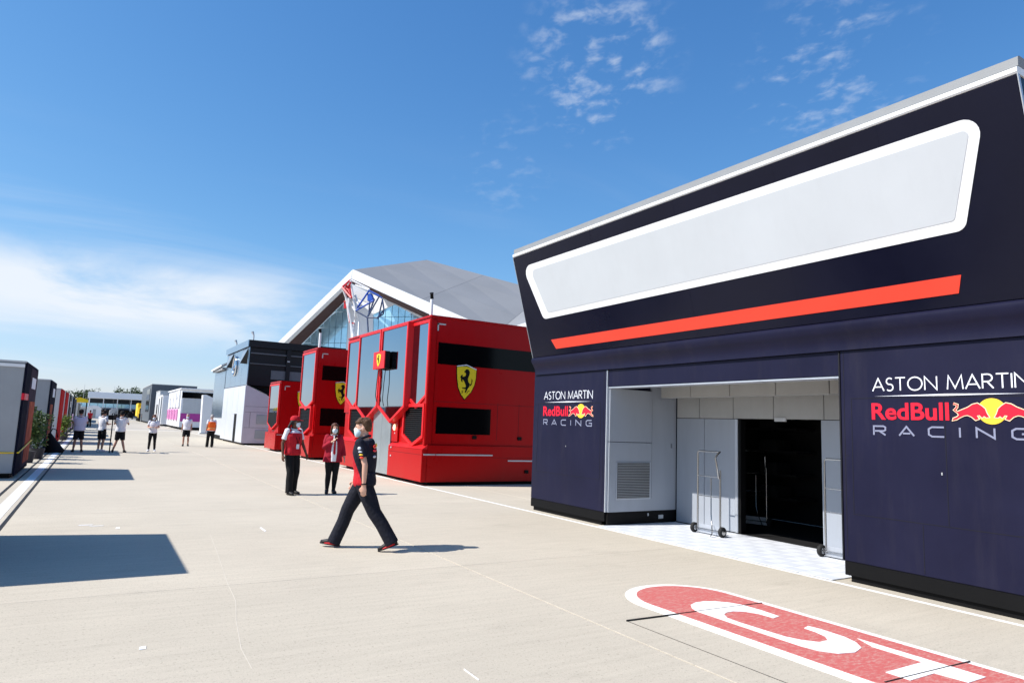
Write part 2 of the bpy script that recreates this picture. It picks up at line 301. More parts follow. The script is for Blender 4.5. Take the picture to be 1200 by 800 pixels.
    def build(s, name, m, parent=None, bevel=0.0, smooth=False, local=False, segs=2):
        me = s.mesh(name, (0, 0, 0) if (local or parent is None) else world_loc(parent), bevel, smooth, segs)
        me.materials.append(M[m] if isinstance(m, str) else m); return link(name, me, parent)
def bx(name, m, parent, x0, x1, y0, y1, z0, z1, bevel=0.0): return MB().box(x0, x1, y0, y1, z0, z1).build(name, m, parent, bevel)
def struct(o): o['kind'] = 'structure'; return o

# ------------------------------------------------------------------ ground
g = MB().add([(-2500, -600, -0.06), (2500, -600, -0.06), (2500, 4000, -0.06), (-2500, 4000, -0.06)], [(0, 1, 2, 3)]).build('ground', 'ground'); struct(g)
jb = MB().box(-13.5, 14.3, -7.2, 76.9, -0.055, -0.012).build('joint_bed', 'joint', g)
XS = [(-13.5, -7.5), (-7.5, -1.485), (-1.44, -1.03), (-0.99, 4.0), (4.0, 9.1), (9.1, 14.25)]
YS = [1.6 + 6 * k for k in range(-2, 13)]
cache = {}
for (x0, x1) in XS:
    for a in range(len(YS) - 1):
        gp = 0.007; key = (round(x1 - x0, 3))
        if key not in cache: cache[key] = MB().box(-(x1 - x0) / 2 + gp, (x1 - x0) / 2 - gp, -3 + .0025, 3 - .0025, -0.05, 0.0).mesh('concrete_slab', bevel=0.004, segs=1); cache[key].materials.append(M['concrete'])
        o = link('concrete_slab', cache[key], g); o.location = ((x0 + x1) / 2, (YS[a] + YS[a + 1]) / 2, 0)
for x in (-1.462, -1.01): MB().box(x - 0.022, x + 0.022, -7, 76.5, -0.04, -0.008).build('slab_joint', 'tar', g)
struct(MB().box(-1.29, -1.11, -7, 120, 0.001, 0.004).build('painted_line', 'line'))
struct(MB().box(7.785, 7.845, -7, 120, 0.001, 0.004).build('painted_line', 'line'))
for (px, py, sx, sy) in [(167, 759, .025, .035), (138, 618.5, .03, .08), (100, 615, .1, .03), (113, 616, .1, .02), (308, 620, .018, .2), (552, 790, .006, .12)]:
    p = PG(px, py); MB().prism([(p.x - sx, p.y - sy, .001), (p.x + sx * .8, p.y - sy * .9, .001), (p.x + sx, p.y + sy, .001), (p.x - sx * .7, p.y + sy * .8, .001)], (0, 0, .003)).build('paint_mark', 'line', g)
crk = [PG(x / 3, 560 + y / 3) for x, y in [(740, 200), (765, 265), (800, 370), (828, 430), (830, 500), (848, 600), (885, 668)]]
MB().strip([(p.x, p.y) for p in crk], .005, .001, lambda u, v, h: Vector((u, v, .0005 + h))).build('hairline_repair', 'joint', g)
# elongated road marking: pill outline, red field, white lettering
em = bpy.data.objects.new('road_marking', None); COL.objects.link(em); em.location = (5.46, 4, 0); struct(em)
def pill(cx, hw, cy, yend, z):
    return [(cx - hw, yend, z)] + [(cx + hw * math.cos(t), cy + hw * math.sin(t), z) for t in [math.pi * (1 - k / 28) for k in range(29)]] + [(cx + hw, yend, z)]
MB().prism(pill(5.46, 0.67, 5.22, -3.0, 0.001), (0, 0, .003)).build('outline', 'wpaint', em)
MB().prism(pill(5.485, 0.555, 5.24, -2.9, 0.0055), (0, 0, .003)).build('red_field', 'redpaint', em)
def mark(pts, z=0.0095): return MB().prism([(x, y, z) for x, y in pts], (0, 0, .003)).build('letter', 'wpaint', em)
mark([(5.15, 4.62), (5.15, 4.84), (5.2, 4.95), (5.28, 5.04), (5.4, 5.09), (5.52, 5.09), (5.64, 5.04), (5.73, 4.95), (5.79, 4.83), (5.80, 4.6), (5.78, 4.38), (5.67, 4.36), (5.66, 4.52), (5.6, 4.63), (5.5, 4.69), (5.4, 4.69), (5.32, 4.65), (5.25, 4.55), (5.24, 4.4), (5.25, 4.1), (5.26, 3.93), (5.31, 3.8), (5.4, 3.7), (5.52, 3.7), (5.6, 3.78), (5.64, 3.9), (5.65, 4.02), (5.75, 4.05), (5.77, 3.94), (5.755, 3.7), (5.7, 3.56), (5.6, 3.45), (5.43, 3.40), (5.27, 3.44), (5.18, 3.55), (5.15, 3.7), (5.145, 4.1)])
mark([(5.71, 3.42), (5.82, 3.62), (5.815, 2.62), (5.56, 2.62), (5.53, 2.84), (5.20, 2.84), (5.20, 3.02), (5.71, 3.02)])
mark([(5.2, 2.3), (5.8, 2.3), (5.8, 2.1), (5.32, 2.1), (5.32, 1.0), (5.2, 1.0)])
for a, b in [((4.30, 4.885), (6.06, 4.80)), ((4.99, 2.905), (6.1, 2.86)), ((4.31, 4.88), (4.36, 1.2))]:
    a, b = Vector(a), Vector(b); d = (b - a).normalized(); nn = Vector((-d.y, d.x)) * (0.005 if b.x > 5 else 0.0018)
    MB().prism([(*(a + nn), .0005), (*(b + nn), .0005), (*(b - nn), .0005), (*(a - nn), .0005)], (0, 0, .0135 if b.x > 5 else .0025)).build('slab_joint', 'tar', g)
struct(MB().add([(-1500, 330, -0.05), (1500, 330, -0.05), (1500, 3500, -0.05), (-1500, 3500, -0.05)], [(0, 1, 2, 3)]).build('grass_field', 'grassland'))

# ------------------------------------------------------------------ lettering
def arc(cx, cy, rx, ry, a0, a1, n=10): return [(cx + rx * math.cos(R_(a0 + (a1 - a0) * k / n)), cy + ry * math.sin(R_(a0 + (a1 - a0) * k / n))) for k in range(n + 1)]
GL = {  # thin capitals: width, strokes
 'A': (.84, [[(0, 0), (.42, 1), (.84, 0)], [(.14, .32), (.70, .32)]]),
 'S': (.5, [arc(.25, .75, .22, .25, 40, 250, 10) + arc(.25, .26, .24, .26, 70, -140, 10)]),
 'T': (.7, [[(0, 1), (.7, 1)], [(.35, .97), (.35, 0)]]),
 'O': (1.0, [arc(.5, .5, .48, .5, 90, 450, 24)]),
 'N': (.78, [[(0, 0), (0, 1), (.78, 0), (.78, 1)]]),
 'M': (.96, [[(0, 0), (.08, 1), (.48, .08), (.88, 1), (.96, 0)]]),
 'R': (.62, [[(0, 0), (0, 1), (.3, 1)] + arc(.3, .74, .26, .26, 80, -80, 8) + [(0.03, .48)], [(.28, .46), (.62, 0)]]),
 'I': (.02, [[(0, 0), (0, 1)]]), ' ': (.35, [])}
GW = {'R': (1.0, [[(0, 0), (0, 1), (.85, 1), (1, .88), (1, .58), (.85, .46), (.04, .46)], [(.5, .44), (1.0, 0)]]), 'A': (1.2, [[(0, 0), (.6, 1), (1.2, 0)], [(.3, .25), (.9, .25)]]), 'C': (1.15, [[(1.15, 1), (.25, 1), (0, .8), (0, .2), (.25, 0), (1.15, 0)]]), 'I': (.02, [[(0, 0), (0, 1)]]), 'N': (1.2, [[(0, 0), (0, 1), (1.2, 0), (1.2, 1)]]), 'G': (1.2, [[(1.2, 1), (.25, 1), (0, .8), (0, .2), (.25, 0), (1.2, 0), (1.2, .5), (.6, .5)]])}
def write(text, glyphs, u0, u1, v0, v1, sw, mapf, spacing, m_, par, thick=0.003):
    adv = []; x = 0
    for ch in text: adv.append(x); x += glyphs[ch][0] + spacing
    k = (u1 - u0) / (x - spacing); h = v1 - v0
    for ch, a in zip(text, adv):
        mb = MB()
        for i, st in enumerate(glyphs[ch][1]): mb.strip([(u0 + (a + p[0]) * k, v0 + p[1] * h) for p in st], sw, thick, mapf, 0.0004 * i)
        if mb.f: mb.build('letter', m_, par)
def font_text(text, u0, u1, v0, v1, mapf, m_, par, offset=0.03, thick=0.004):
    c = bpy.data.curves.new('t', 'FONT'); c.body = text; c.offset = offset; c.resolution_u = 4; c.space_character = 1.0
    o = bpy.data.objects.new('t', c); COL.objects.link(o); bpy.context.view_layer.update()
    me = bpy.data.meshes.new_from_object(o.evaluated_get(bpy.context.evaluated_depsgraph_get()))
    xs = [v.co.x for v in me.vertices]; ys = [v.co.y for v in me.vertices]; x0, x1, y0, y1 = min(xs), max(xs), min(ys), max(ys)
    bm = bmesh.new(); bm.from_mesh(me); bmesh.ops.remove_doubles(bm, verts=bm.verts, dist=1e-5)
    r = bmesh.ops.extrude_face_region(bm, geom=list(bm.faces)); top = {e for e in r['geom'] if isinstance(e, bmesh.types.BMVert)}
    bm.verts.index_update()
    vs = [mapf(u0 + (v.co.x - x0) / (x1 - x0) * (u1 - u0), v0 + (v.co.y - y0) / (y1 - y0) * (v1 - v0), thick if v in top else 0.0) for v in bm.verts]
    seen = set()
    for f0 in bm.faces:
        if f0 in seen: continue
        st = [f0]; comp = []; seen.add(f0)
        while st:
            f = st.pop(); comp.append(f)
            for e in f.edges:
                for g_ in e.link_faces:
                    if g_ not in seen: seen.add(g_); st.append(g_)
        ids = sorted({v.index for f in comp for v in f.verts}); ix = {a: b for b, a in enumerate(ids)}
        MB().add([vs[i] for i in ids], [tuple(ix[v.index] for v in f.verts) for f in comp]).build('letter', m_, par)
    bm.free(); bpy.data.objects.remove(o); bpy.data.meshes.remove(me)
BULL = [(770,375),(800,362),(840,345),(870,325),(900,318),(925,335),(945,355),(955,385),(968,408),(950,410),(938,400),(925,412),(910,395),(893,398),(905,420),(885,428),(860,405),(835,395),(815,398),(790,410),(765,425),(740,432),(745,418),(770,408),(782,395),(775,385)]
TAIL = [(774,378),(754,362),(770,345),(773,327),(748,318)]
def offset_poly(pts, d):
    P = [Vector(p) for p in pts]; n = len(P); area = sum(P[i].x * P[(i + 1) % n].y - P[(i + 1) % n].x * P[i].y for i in range(n)); sg = 1 if area > 0 else -1; out = []
    for i in range(n):
        d1 = (P[i] - P[i - 1]).normalized(); d2 = (P[(i + 1) % n] - P[i]).normalized(); t = (d1 + d2); t = t.normalized() if t.length > 1e-3 else d1
        nr = Vector((t.y, -t.x)) * sg; k = min(1.6, 1 / max(.4, nr.dot(Vector((d1.y, -d1.x)) * sg))); out.append(P[i] + nr * d * k)
    return out
def team_logo(parent, yl):
    X0 = 8.017
    mp = lambda u, v, h: Vector((X0 - h, yl - u, v))
    lg = bpy.data.objects.new('team_lettering', None); COL.objects.link(lg); lg.parent = parent; lg['label'] = 'team lettering with two red bulls on a yellow disc'
    lg.location = Vector((X0, yl, 2.1)) - world_loc(parent)
    write('ASTON MARTIN', GL, 0.02, 1.65, 2.31, 2.46, 0.0145, mp, .16, 'logo_white', lg)
    MB().prism([mp(0.03, 2.247, 0), mp(0.85, 2.24, 0), mp(1.64, 2.25, 0), mp(0.85, 2.262, 0)], (-.003, 0, 0)).build('swoosh_line', 'logo_white', lg)
    font_text('RedBull', 0.0, 0.875, 1.965, 2.165, mp, 'logo_red', lg, 0.022)
    write('RACING', GW, 0.02, 1.64, 1.785, 1.89, 0.019, mp, 1.15, 'logo_grey', lg)
    MB().prism([mp(1.295 + .137 * math.cos(t), 2.068 + .137 * math.sin(t), 0) for t in [2 * math.pi * k / 32 for k in range(32)]], (-.003, 0, 0)).build('yellow_disc', 'logo_yellow', lg)
    for sgn in (1, -1):
        def q(x, y): return (1.295 + sgn * (x - 985) / 6 * 0.00965 * 0.975, 2.068 - (y - 370) / 6 * 0.0097)
        body = [q(*p) for p in BULL]; tail = [q(*p) for p in TAIL]
        MB().prism([mp(u, v, .0035) for u, v in offset_poly(body, .009)], (-.002, 0, 0)).strip(tail, .026, .0019, mp, .0035).build('bull_outline', 'logo_cream', lg)
        MB().prism([mp(u, v, .006) for u, v in body], (-.002, 0, 0)).strip(tail, .012, .0019, mp, .006).build('bull', 'logo_red', lg)

# ------------------------------------------------------------------ navy unit with blank white panel
rb = thing('hospitality_unit', 'navy two storey paddock unit with large blank white panel and recessed doorway', 'building', (8.02, 7.45, 0))
Y0, Y1 = 2.78, 12.15
def exy(prof, y0, y1): return MB().prism([(x, y0, z) for x, z in prof], (0, y1 - y0, 0))
uw = exy([(7.93, 3.205), (7.335, 5.32), (13, 5.32), (13, 3.205)], Y0, Y1).build('upper_wall', 'navy_up', rb, 0.006, segs=1)
exy([(7.93, 3.2), (7.885, 3.17), (7.88, 3.12), (7.93, 3.04), (7.975, 2.97), (7.99, 2.90), (7.985, 2.835), (13, 2.835), (13, 3.2)], Y0 + .005, Y1 - .005).build('lower_lip', 'navy', rb, smooth=50)
exy([(7.335, 5.323), (7.32, 5.34), (7.32, 5.385), (7.36, 5.40), (13, 5.40), (13, 5.323)], Y0 - .01, Y1 + .01).build('roof_fascia', 'white', rb)
exy([(7.345, 5.403), (7.35, 5.50), (7.38, 5.515), (13, 5.515), (13, 5.403)], Y0 - .012, Y1 + .01).build('roof_cap', 'capgrey', rb)
MB().prism([(7.925, Y0 - .012, 3.2), (7.33, Y0 - .012, 5.32), (7.37, Y0 - .012, 5.32), (7.965, Y0 - .012, 3.2)], (0, .01, 0)).build('edge_trim', 'alu', rb)
MB().prism([(7.925, Y1 + .002, 3.2), (7.325, Y1 + .002, 5.32), (7.37, Y1 + .002, 5.32), (7.97, Y1 + .002, 3.2)], (0, .012, 0)).build('edge_trim', 'alu', rb)
NUP = Vector((-(5.32 - 3.205), 0, -(7.93 - 7.335))).normalized(); PUP = Vector((7.93, 7, 3.205)); SUP = Vector((7.335 - 7.93, 0, 5.32 - 3.205)).normalized()
def up_uv(px, py): p = on_plane(px, py, PUP, NUP) - PUP; return Vector((p.y, p.dot(SUP)))
def up_map(uv, h): return PUP + Vector((0, uv.x, 0)) + SUP * uv.y + NUP * h
def rounded(corners, rads, n=7):
    out = []; m = len(corners)
    for i in range(m):
        p = corners[i]; a = (corners[i - 1] - p).normalized(); b = (corners[(i + 1) % m] - p).normalized(); ang = a.angle(b); r = rads[i]; t = r / math.tan(ang / 2)
        c = p + (a + b).normalized() * (r / math.sin(ang / 2)); s0 = p + a * t - c; s1 = p + b * t - c; a0 = math.atan2(s0.y, s0.x); a1 = math.atan2(s1.y, s1.x); da = (a1 - a0 + math.pi) % (2 * math.pi) - math.pi
        out += [c + Vector((math.cos(a0 + da * k / n), math.sin(a0 + da * k / n))) * r for k in range(n + 1)]
    return out
c4 = [up_uv(612.5, 313), up_uv(637.5, 374), up_uv(1131.5, 269.5), up_uv(1153, 132)]
o4 = rounded(c4, [.2, .13, .12, .17])
MB().prism([up_map(p, .001) for p in o4], NUP * .005).build('panel_border', 'white', rb)
ci = [up_uv(622, 317), up_uv(642.5, 366.5), up_uv(1119, 258.5), up_uv(1136.5, 151)]
MB().prism([up_map(p, .0065) for p in rounded(ci, [.12, .08, .05, .06])], NUP * .004).build('blank_panel', 'offwhite', rb)
MB().prism([up_map(up_uv(*p), .001) for p in [(646, 398), (652, 408.5), (1123.8, 343.5), (1126.5, 321.8)]], NUP * .005).build('red_stripe', 'stripe', rb)
for px in (702, 806, 930, 1060):
    p = up_uv(px, 330).x; MB().prism([up_map(Vector((p, .02)), .0008), up_map(Vector((p + .006, .02)), .0008), up_map(Vector((p + .006, 2.18)), .0008), up_map(Vector((p, 2.18)), .0008)], NUP * .001).build('panel_seam', 'navy_up', rb)
# ground-floor blocks
for (a, b, nm) in [(9.76, 12.2, 'left'), (Y0 + .01, 5.13, 'right')]:
    bk = bx('side_block', 'navy', rb, 8.02, 13, a, b, .242, 2.832, 0.008)
    bx('plinth', 'black', rb, 8.022, 13, a + .002, b - .002, .075, .24, 0.004)
    bx('shadow_gap_fill', 'black', rb, 8.06, 12.9, a + .12, b - .06, .0, .073)  # inset black box standing in for the shaded gap below the plinth
def seam(y0, z0, y1, z1):
    w_ = .006; bx('panel_seam', 'seam', rb, 8.0175, 8.0199, min(y0, y1) - w_ / 2, max(y0, y1) + w_ / 2, min(z0, z1) - w_ / 2, max(z0, z1) + w_ / 2)
for (ya, yb) in [(9.92, 12.03)]:
    seam(ya, .81, yb, .81); seam(ya, 2.25 - .03, yb, 2.25 - .03); seam(ya, .82, ya, 2.21); seam(yb, .82, yb, 2.21)
seam(2.8, 2.225, 5.0, 2.225); seam(4.99, .83, 4.99, 2.21); seam(2.8, .815, 5.0, .815); seam(3.905, .83, 3.905, 2.21); seam(4.18, .27, 4.18, .79); seam(5.08, 1.52, 5.04, 1.52); seam(5.085, .3, 5.085, 2.8); seam(9.835, .3, 9.835, 2.8)
bx('lock', 'greybox', rb, 8.012, 8.02, 3.948, 3.962, 1.365, 1.395); bx('lock', 'greybox', rb, 8.012, 8.02, 10.985, 10.999, 1.36, 1.385)
bx('corner_trim', 'alu', rb, 8.012, 8.055, 9.735, 9.757, .245, 2.82); bx('corner_trim', 'seam', rb, 8.012, 8.055, 5.133, 5.15, .245, 2.82)
bx('lintel', 'navy', rb, 8.03, 8.32, 5.153, 9.732, 2.515, 2.83, .006)
bx('lintel_trim', 'alu', rb, 8.04, 8.30, 5.16, 9.73, 2.49, 2.513)
team_logo(rb, 11.82); team_logo(rb, 4.73)
# recess
bx('side_panel', 'alu_pale', rb, 8.06, 9.10, 9.70, 9.757, 1.515, 2.49, .004); bx('side_panel', 'alu_pale', rb, 8.06, 9.10, 9.70, 9.757, .245, 1.505, .004)
bx('side_panel', 'alu_pale', rb, 9.11, 9.70, 9.705, 9.757, .46, 2.36, .004); bx('side_panel', 'alu_pale', rb, 9.105, 9.75, 9.712, 9.757, .245, 2.6)
bx('recess_plinth', 'black', rb, 8.06, 9.74, 9.715, 9.757, .01, .243)
bx('vent_frame', 'alu', rb, 8.23, 9.07, 9.690, 9.6995, .465, 1.145)
vm = MB()
for k in range(22): z = .49 + k * .0295; vm.prism([(8.26, 9.688, z), (8.26, 9.676, z + .004), (8.26, 9.688, z + .022)], (.78, 0, 0))
tag(vm.build('vent_louvres', 'grey_panel', rb), kind='stuff')
bx('vent_back', 'seam', rb, 8.255, 9.045, 9.686, 9.6895, .485, 1.135)
bx('power_socket', 'ltgrey', rb, 9.30, 9.42, 9.70, 9.714, .09, .16, .004); bx('cable_inlet', 'ltgrey', rb, 9.02, 9.05, 9.70, 9.714, .15, .2, .004); bx('door_latch', 'steel', rb, 9.60, 9.63, 9.69, 9.705, 1.42, 1.5)
bx('soffit', 'grey_panel', rb, 8.325, 9.8, 5.14, 9.75, 2.60, 2.7)
ys_ = [5.2, 6.05, 6.98, 7.9, 8.8, 9.55]
for a, b in zip(ys_, ys_[1:]): bx('soffit_panel', 'grey_panel', rb, 9.18, 9.40, a + .006, b - .006, 2.37, 2.598, .005)
ys_ = [5.16, 6.52, 7.45, 8.3, 9.1, 9.68]
for a, b in zip(ys_, ys_[1:]): bx('header_panel', 'grey_panel', rb, 9.74, 9.80, a + .005, b - .005, 2.01, 2.597, .004)
bx('back_panel', 'alu_pale', rb, 9.75, 9.80, 8.26, 8.98, .03, 2.0, .004); bx('back_panel', 'alu_pale', rb, 9.75, 9.80, 8.99, 9.69, .03, 2.0, .004); bx('back_panel', 'alu_pale', rb, 9.75, 9.80, 5.16, 6.58, .03, 2.0, .004)
bx('door_post', 'alu', rb, 9.72, 9.84, 8.19, 8.25, .03, 2.0, .006); bx('door_post', 'black', rb, 9.73, 9.86, 8.13, 8.185, .03, 2.0); bx('door_closer', 'ltgrey', rb, 9.72, 9.75, 7.2, 7.42, 1.97, 2.03)
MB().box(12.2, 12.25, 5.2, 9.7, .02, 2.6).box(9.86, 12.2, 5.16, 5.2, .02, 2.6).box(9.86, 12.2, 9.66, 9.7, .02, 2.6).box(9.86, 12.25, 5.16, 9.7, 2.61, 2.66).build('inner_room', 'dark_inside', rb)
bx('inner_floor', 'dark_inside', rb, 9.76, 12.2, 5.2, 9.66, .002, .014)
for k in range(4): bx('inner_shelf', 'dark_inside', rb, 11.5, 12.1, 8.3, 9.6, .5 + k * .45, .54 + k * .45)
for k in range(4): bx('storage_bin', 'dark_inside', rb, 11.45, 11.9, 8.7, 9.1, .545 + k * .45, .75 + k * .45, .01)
fl = bpy.data.objects.new('recess_floor', None); COL.objects.link(fl); fl.location = (8.8, 7.4, 0); struct(fl)
tm = {}
for i in range(8):
    for j in range(19):
        k = 'tile_w' if (i + j) % 2 else 'tile_g'
        if k not in tm: tm[k] = MB().box(-.1165, .1165, -.1165, .1165, 0, .012).mesh('floor_tile', bevel=.003, segs=1); tm[k].materials.append(M[k])
        o = link('floor_tile', tm[k], fl); o.location = Vector((7.86 + .12 + i * .236, 5.19 + .12 + j * .239, .003)) - fl.location
# ------------------------------------------------------------------ sack trolleys
def trolley(loc, rz, label, name='sack_trolley'):
    t = thing(name, label, 'trolley', loc, rz, 'steel sack trolleys at the doorway')
    W = .25
    for s in (-1, 1):
        wh = MB().loft([((s * .31 + d * .032, 0, .085), Vector((0, r, 0)), Vector((0, 0, r))) for d, r in ((-1, .05), (-.95, .072), (-.5, .085), (.5, .085), (.95, .072), (1, .05))], 20).build('wheel', 'rubber', t, smooth=50, local=True)
        MB().loft([((s * .31 + d * .037, 0, .085), Vector((0, r, 0)), Vector((0, 0, r))) for d, r in ((-1, .03), (-.9, .045), (.9, .045), (1, .03))], 14).build('hub', 'steel', wh, smooth=50, local=True)
    fr = MB()
    fr.tube([(-W, 0.02, .06), (-W, .02, 1.38), (-W + .03, .02, 1.405), (W, .02, 1.405)], .0155)
    fr.tube([(W, .02, .06), (W, .02, 1.10)], .0155); fr.build('upright', 'steel', t, smooth=50, local=True)
    MB().tube([(W - .005, .02, 1.405), (W + .02, -.05, 1.38), (W + .02, -.12, 1.31), (W + .01, -.06, 1.12), (W - .02, .0, .96)], .0155).build('handle', 'steel', t, smooth=50, local=True)
    for z in (.98, .64): MB().tube([(-W, .02, z), (W, .02, z)], .009).build('cross_rail', 'steel', t, smooth=50, local=True)
    MB().tube([(.05, .02, .95), (.05, .02, .35), (.1, -.02, .2), (.2, -.12, .06), (.24, -.2, .02)], .010).build('kick_strut', 'steel', t, smooth=50, local=True)
    MB().tube([(-.31, 0, .085), (.31, 0, .085)], .01).build('axle', 'steel', t, smooth=50, local=True)
    MB().box(-W - .02, W + .02, .03, .20, .015, .024).box(-W - .02, W + .02, .024, .032, .015, .16).build('toe_plate', 'alu', t, .002, local=True)
    return t
trolley((9.10, 8.30, .016), R_(-90), 'empty steel sack trolley standing before the pale panel beside the vented wall')
trolley((9.20, 5.93, .016), R_(-90), 'steel sack trolley half hidden behind the edge of the navy block')
tr3 = trolley((11.0, 8.9, .016), R_(-70), 'steel trolley standing inside the dark doorway')

# ------------------------------------------------------------------ red units
def hexpts(x, y0, y1, zt, zs, zp, ins=0.0):
    ym = (y0 + y1) / 2; k = math.hypot(ym - y0, zs - zp) / (ym - y0)
    return [(x, y0 + ins, zt - ins), (x, y1 - ins, zt - ins), (x, y1 - ins, zs + ins * (k - (zs - zp) / (ym - y0))), (x, ym, zp + ins * k), (x, y0 + ins, zs + ins * (k - (zs - zp) / (ym - y0)))]
def front_panel(par, x, y0, y1, zt, zs, zp, back, fr=.1):
    fp = MB().ring(hexpts(x, y0, y1, zt, zs, zp), hexpts(x, y0, y1, zt, zs, zp, fr), (back - x, 0, 0)).build('panel_frame', 'red_trim', par, .012)
    MB().prism(hexpts(x + .03, y0, y1, zt, zs, zp, fr - .006), (.02, 0, 0)).build('mirror_pane', 'mirror', fp)
def louvre(par, x, y0, y1, zt, zs, zp):
    fp = MB().ring(hexpts(x, y0, y1, zt, zs, zp, -.07), hexpts(x, y0, y1, zt, zs, zp, .03), (.12, 0, 0)).build('louvre_frame', 'red_trim', par, .008)
    MB().prism(hexpts(x + .06, y0, y1, zt, zs, zp, .02), (.02, 0, 0)).build('louvre_back', 'black', fp)
    mb = MB(); n = 17; ym = (y0 + y1) / 2
    for k in range(n):
        z = zp + .06 + (zt - zp - .1) * k / n; h = (ym - y0 - .04) if z > zs else (ym - y0 - .04) * (z - zp) / (zs - zp)
        if h > .03: mb.prism([(x + .03, ym - h, z), (x + .055, ym - h, z + .005), (x + .055, ym - h, z + .035)], (0, 2 * h, 0))
    tag(mb.build('louvre_slats', 'black', fp), kind='stuff')
SHIELD = [(360, 337), (415, 327), (475, 322), (535, 333), (593, 354), (590, 440), (575, 510), (540, 580), (465, 658), (420, 610), (385, 540), (366, 440)]
HORSE = [(450,375),(470,352),(490,350),(505,362),(515,380),(510,410),(500,430),(495,450),(500,480),(520,500),(515,530),(500,545),(476,592),(462,588),(474,556),(430,548),(430,541),(470,540),(475,525),(465,500),(450,475),(430,455),(430,490),(412,470),(412,445),(400,440),(420,412),(432,415),(425,432),(445,430),(465,420),(470,400),(462,385),(448,385)]
HTAIL = [(520, 508), (540, 490), (540, 442), (551, 462), (546, 500), (525, 522)]
def shield(par, x0, ytop, z0, sc, y):
    def q(p, h): return Vector((x0 + (p[0] - 478) * sc, y - h, z0 - (p[1] - 490) * sc * 1.04))
    sh = MB().prism([q(p, .001) for p in SHIELD], (0, -.02, 0)).build('shield', 'yellow', par)
    MB().ring([q(p, .02) for p in offset_poly(SHIELD, 7)], [q(p, .02) for p in SHIELD], (0, .019, 0)).build('shield_rim', 'black', sh)
    MB().prism([q(p, .022) for p in [(360, 322), (475, 302), (597, 342), (595, 352), (475, 312), (360, 331)]], (0, .02, 0)).build('shield_crest', 'logo_white', sh)
    MB().prism([q(p, .022) for p in HORSE], (0, -.006, 0)).prism([q(p, .022) for p in HTAIL], (0, -.006, 0)).build('horse', 'black', sh)
    mp = lambda u, v, h: q((u, v), .022 + h)
    MB().strip([(442, 570), (428, 578), (440, 588), (426, 602)], 5, .004, mp).strip([(505, 572), (488, 602)], 5, .004, mp).strip([(505, 574), (520, 574)], 5, .004, mp, .0005).build('shield_letters', 'black', sh)
def red_side(par, x0, y, h, xend, strip_z, win_x1, skirt_h, shield_x, shield_z):
    """details on the side wall facing -y"""
    bx('bracket_mark', 'ltgrey', par, x0 + .26, x0 + .52, y - .012, y - .001, h - .24, h - .2); bx('bracket_mark', 'ltgrey', par, x0 + .26, x0 + .30, y - .012, y - .001, h - .42, h - .203)
    if strip_z: bx('window_band', 'blackgloss', par, x0 + .32, xend - .4, y - .014, y - .001, strip_z[0], strip_z[1], .003)
    if win_x1: bx('lower_window', 'blackgloss', par, x0 + .36, win_x1, y - .014, y - .001, 1.44, 2.19, .003)
    shield(par, shield_x, 0, shield_z, .00272, y)
def red_unit(label, x, y0, y1, h, xend, loc):
    t = thing('team_truck_unit', label, 'building', loc, 0, 'red paddock units')
    bx('body', 'red', t, x + .1, xend, y0 + .06, y1, .1, h - .02, .05); bx('undergap', 'black', t, x + .25, xend - .1, y0 + .2, y1 - .1, 0, .098)
    return t
fA = red_unit('large red unit with four mirrored front panels and a glass door', 7.84, 17.42, 24.9, 4.8, 14.5, (7.84, 21, 0))
ysA = 17.48
bx('roof_edge', 'red', fA, 7.86, 14.5, 17.44, 24.92, 4.70, 4.80, .035)
bx('front_bulkhead', 'red', fA, 7.90, 7.95, 17.47, 24.9, 2.0, 4.69)
bx('corner_post', 'red', fA, 7.87, 8.1, 17.46, 17.60, 1.1, 4.69, .02)
front_panel(fA, 7.865, 17.5, 18.95, 4.68, 2.47, 2.12, 7.93); front_panel(fA, 7.865, 23.1, 24.85, 4.68, 2.52, 2.12, 7.93)
front_panel(fA, 7.70, 18.68, 20.90, 4.72, 2.16, 1.68, 7.93); front_panel(fA, 7.70, 20.96, 23.10, 4.72, 2.18, 1.72, 7.93)
for y0, y1 in ((18.68, 18.72), (20.9, 20.97)): bx('panel_joint', 'black', fA, 7.76, 7.9, y0 + .01, y1, 2.4, 4.69)
louvre(fA, 7.84, 17.62, 19.0, 2.2, 1.36, 1.1); louvre(fA, 7.84, 22.75, 24.1, 2.15, 1.36, 1.12)
bx('front_skirt', 'red', fA, 7.80, 7.95, 17.42, 19.98, .1, 1.0, .012); bx('front_skirt', 'red', fA, 7.80, 7.95, 21.62, 24.9, .1, 1.0, .012)
bx('side_skirt', 'red', fA, 7.953, 14.45, 17.42, 17.6, .1, 1.12, .012)
MB().prism([(7.80, 17.42, 1.003), (7.953, 17.42, 1.12), (7.953, 17.42, 1.003)], (0, 2.56, 0)).build('skirt_top', 'red_trim', fA); MB().prism([(7.80, 21.62, 1.003), (7.953, 21.62, 1.12), (7.953, 21.62, 1.003)], (0, 3.28, 0)).build('skirt_top', 'red_trim', fA)
for y0, y1 in ((20.02, 20.80), (20.81, 21.58)):
    m_ = (20.02 + 21.58) / 2; zt = lambda y: 2.24 - abs(y - m_) * .22
    MB().prism([(7.86, y0, .1), (7.86, y1, .1), (7.86, y1, zt(y1)), (7.86, y0, zt(y0))], (.04, 0, 0)).build('glass_door', 'doorglass', fA)
for y, z in ((19.72, 1.93), (19.72, 1.56), (22.0, 1.93), (22.0, 1.56)): MB().ell((7.865, y, z), .05, .05, .1).build('wall_lamp', 'lamp', fA, smooth=True)
for y, z in ((19.72, 1.38), (19.72, .95), (19.72, .7)): MB().ell((7.79 if z < 1 else 7.89, y, z), .02, .03, .03).build('door_button', 'ltgrey', fA, smooth=True)
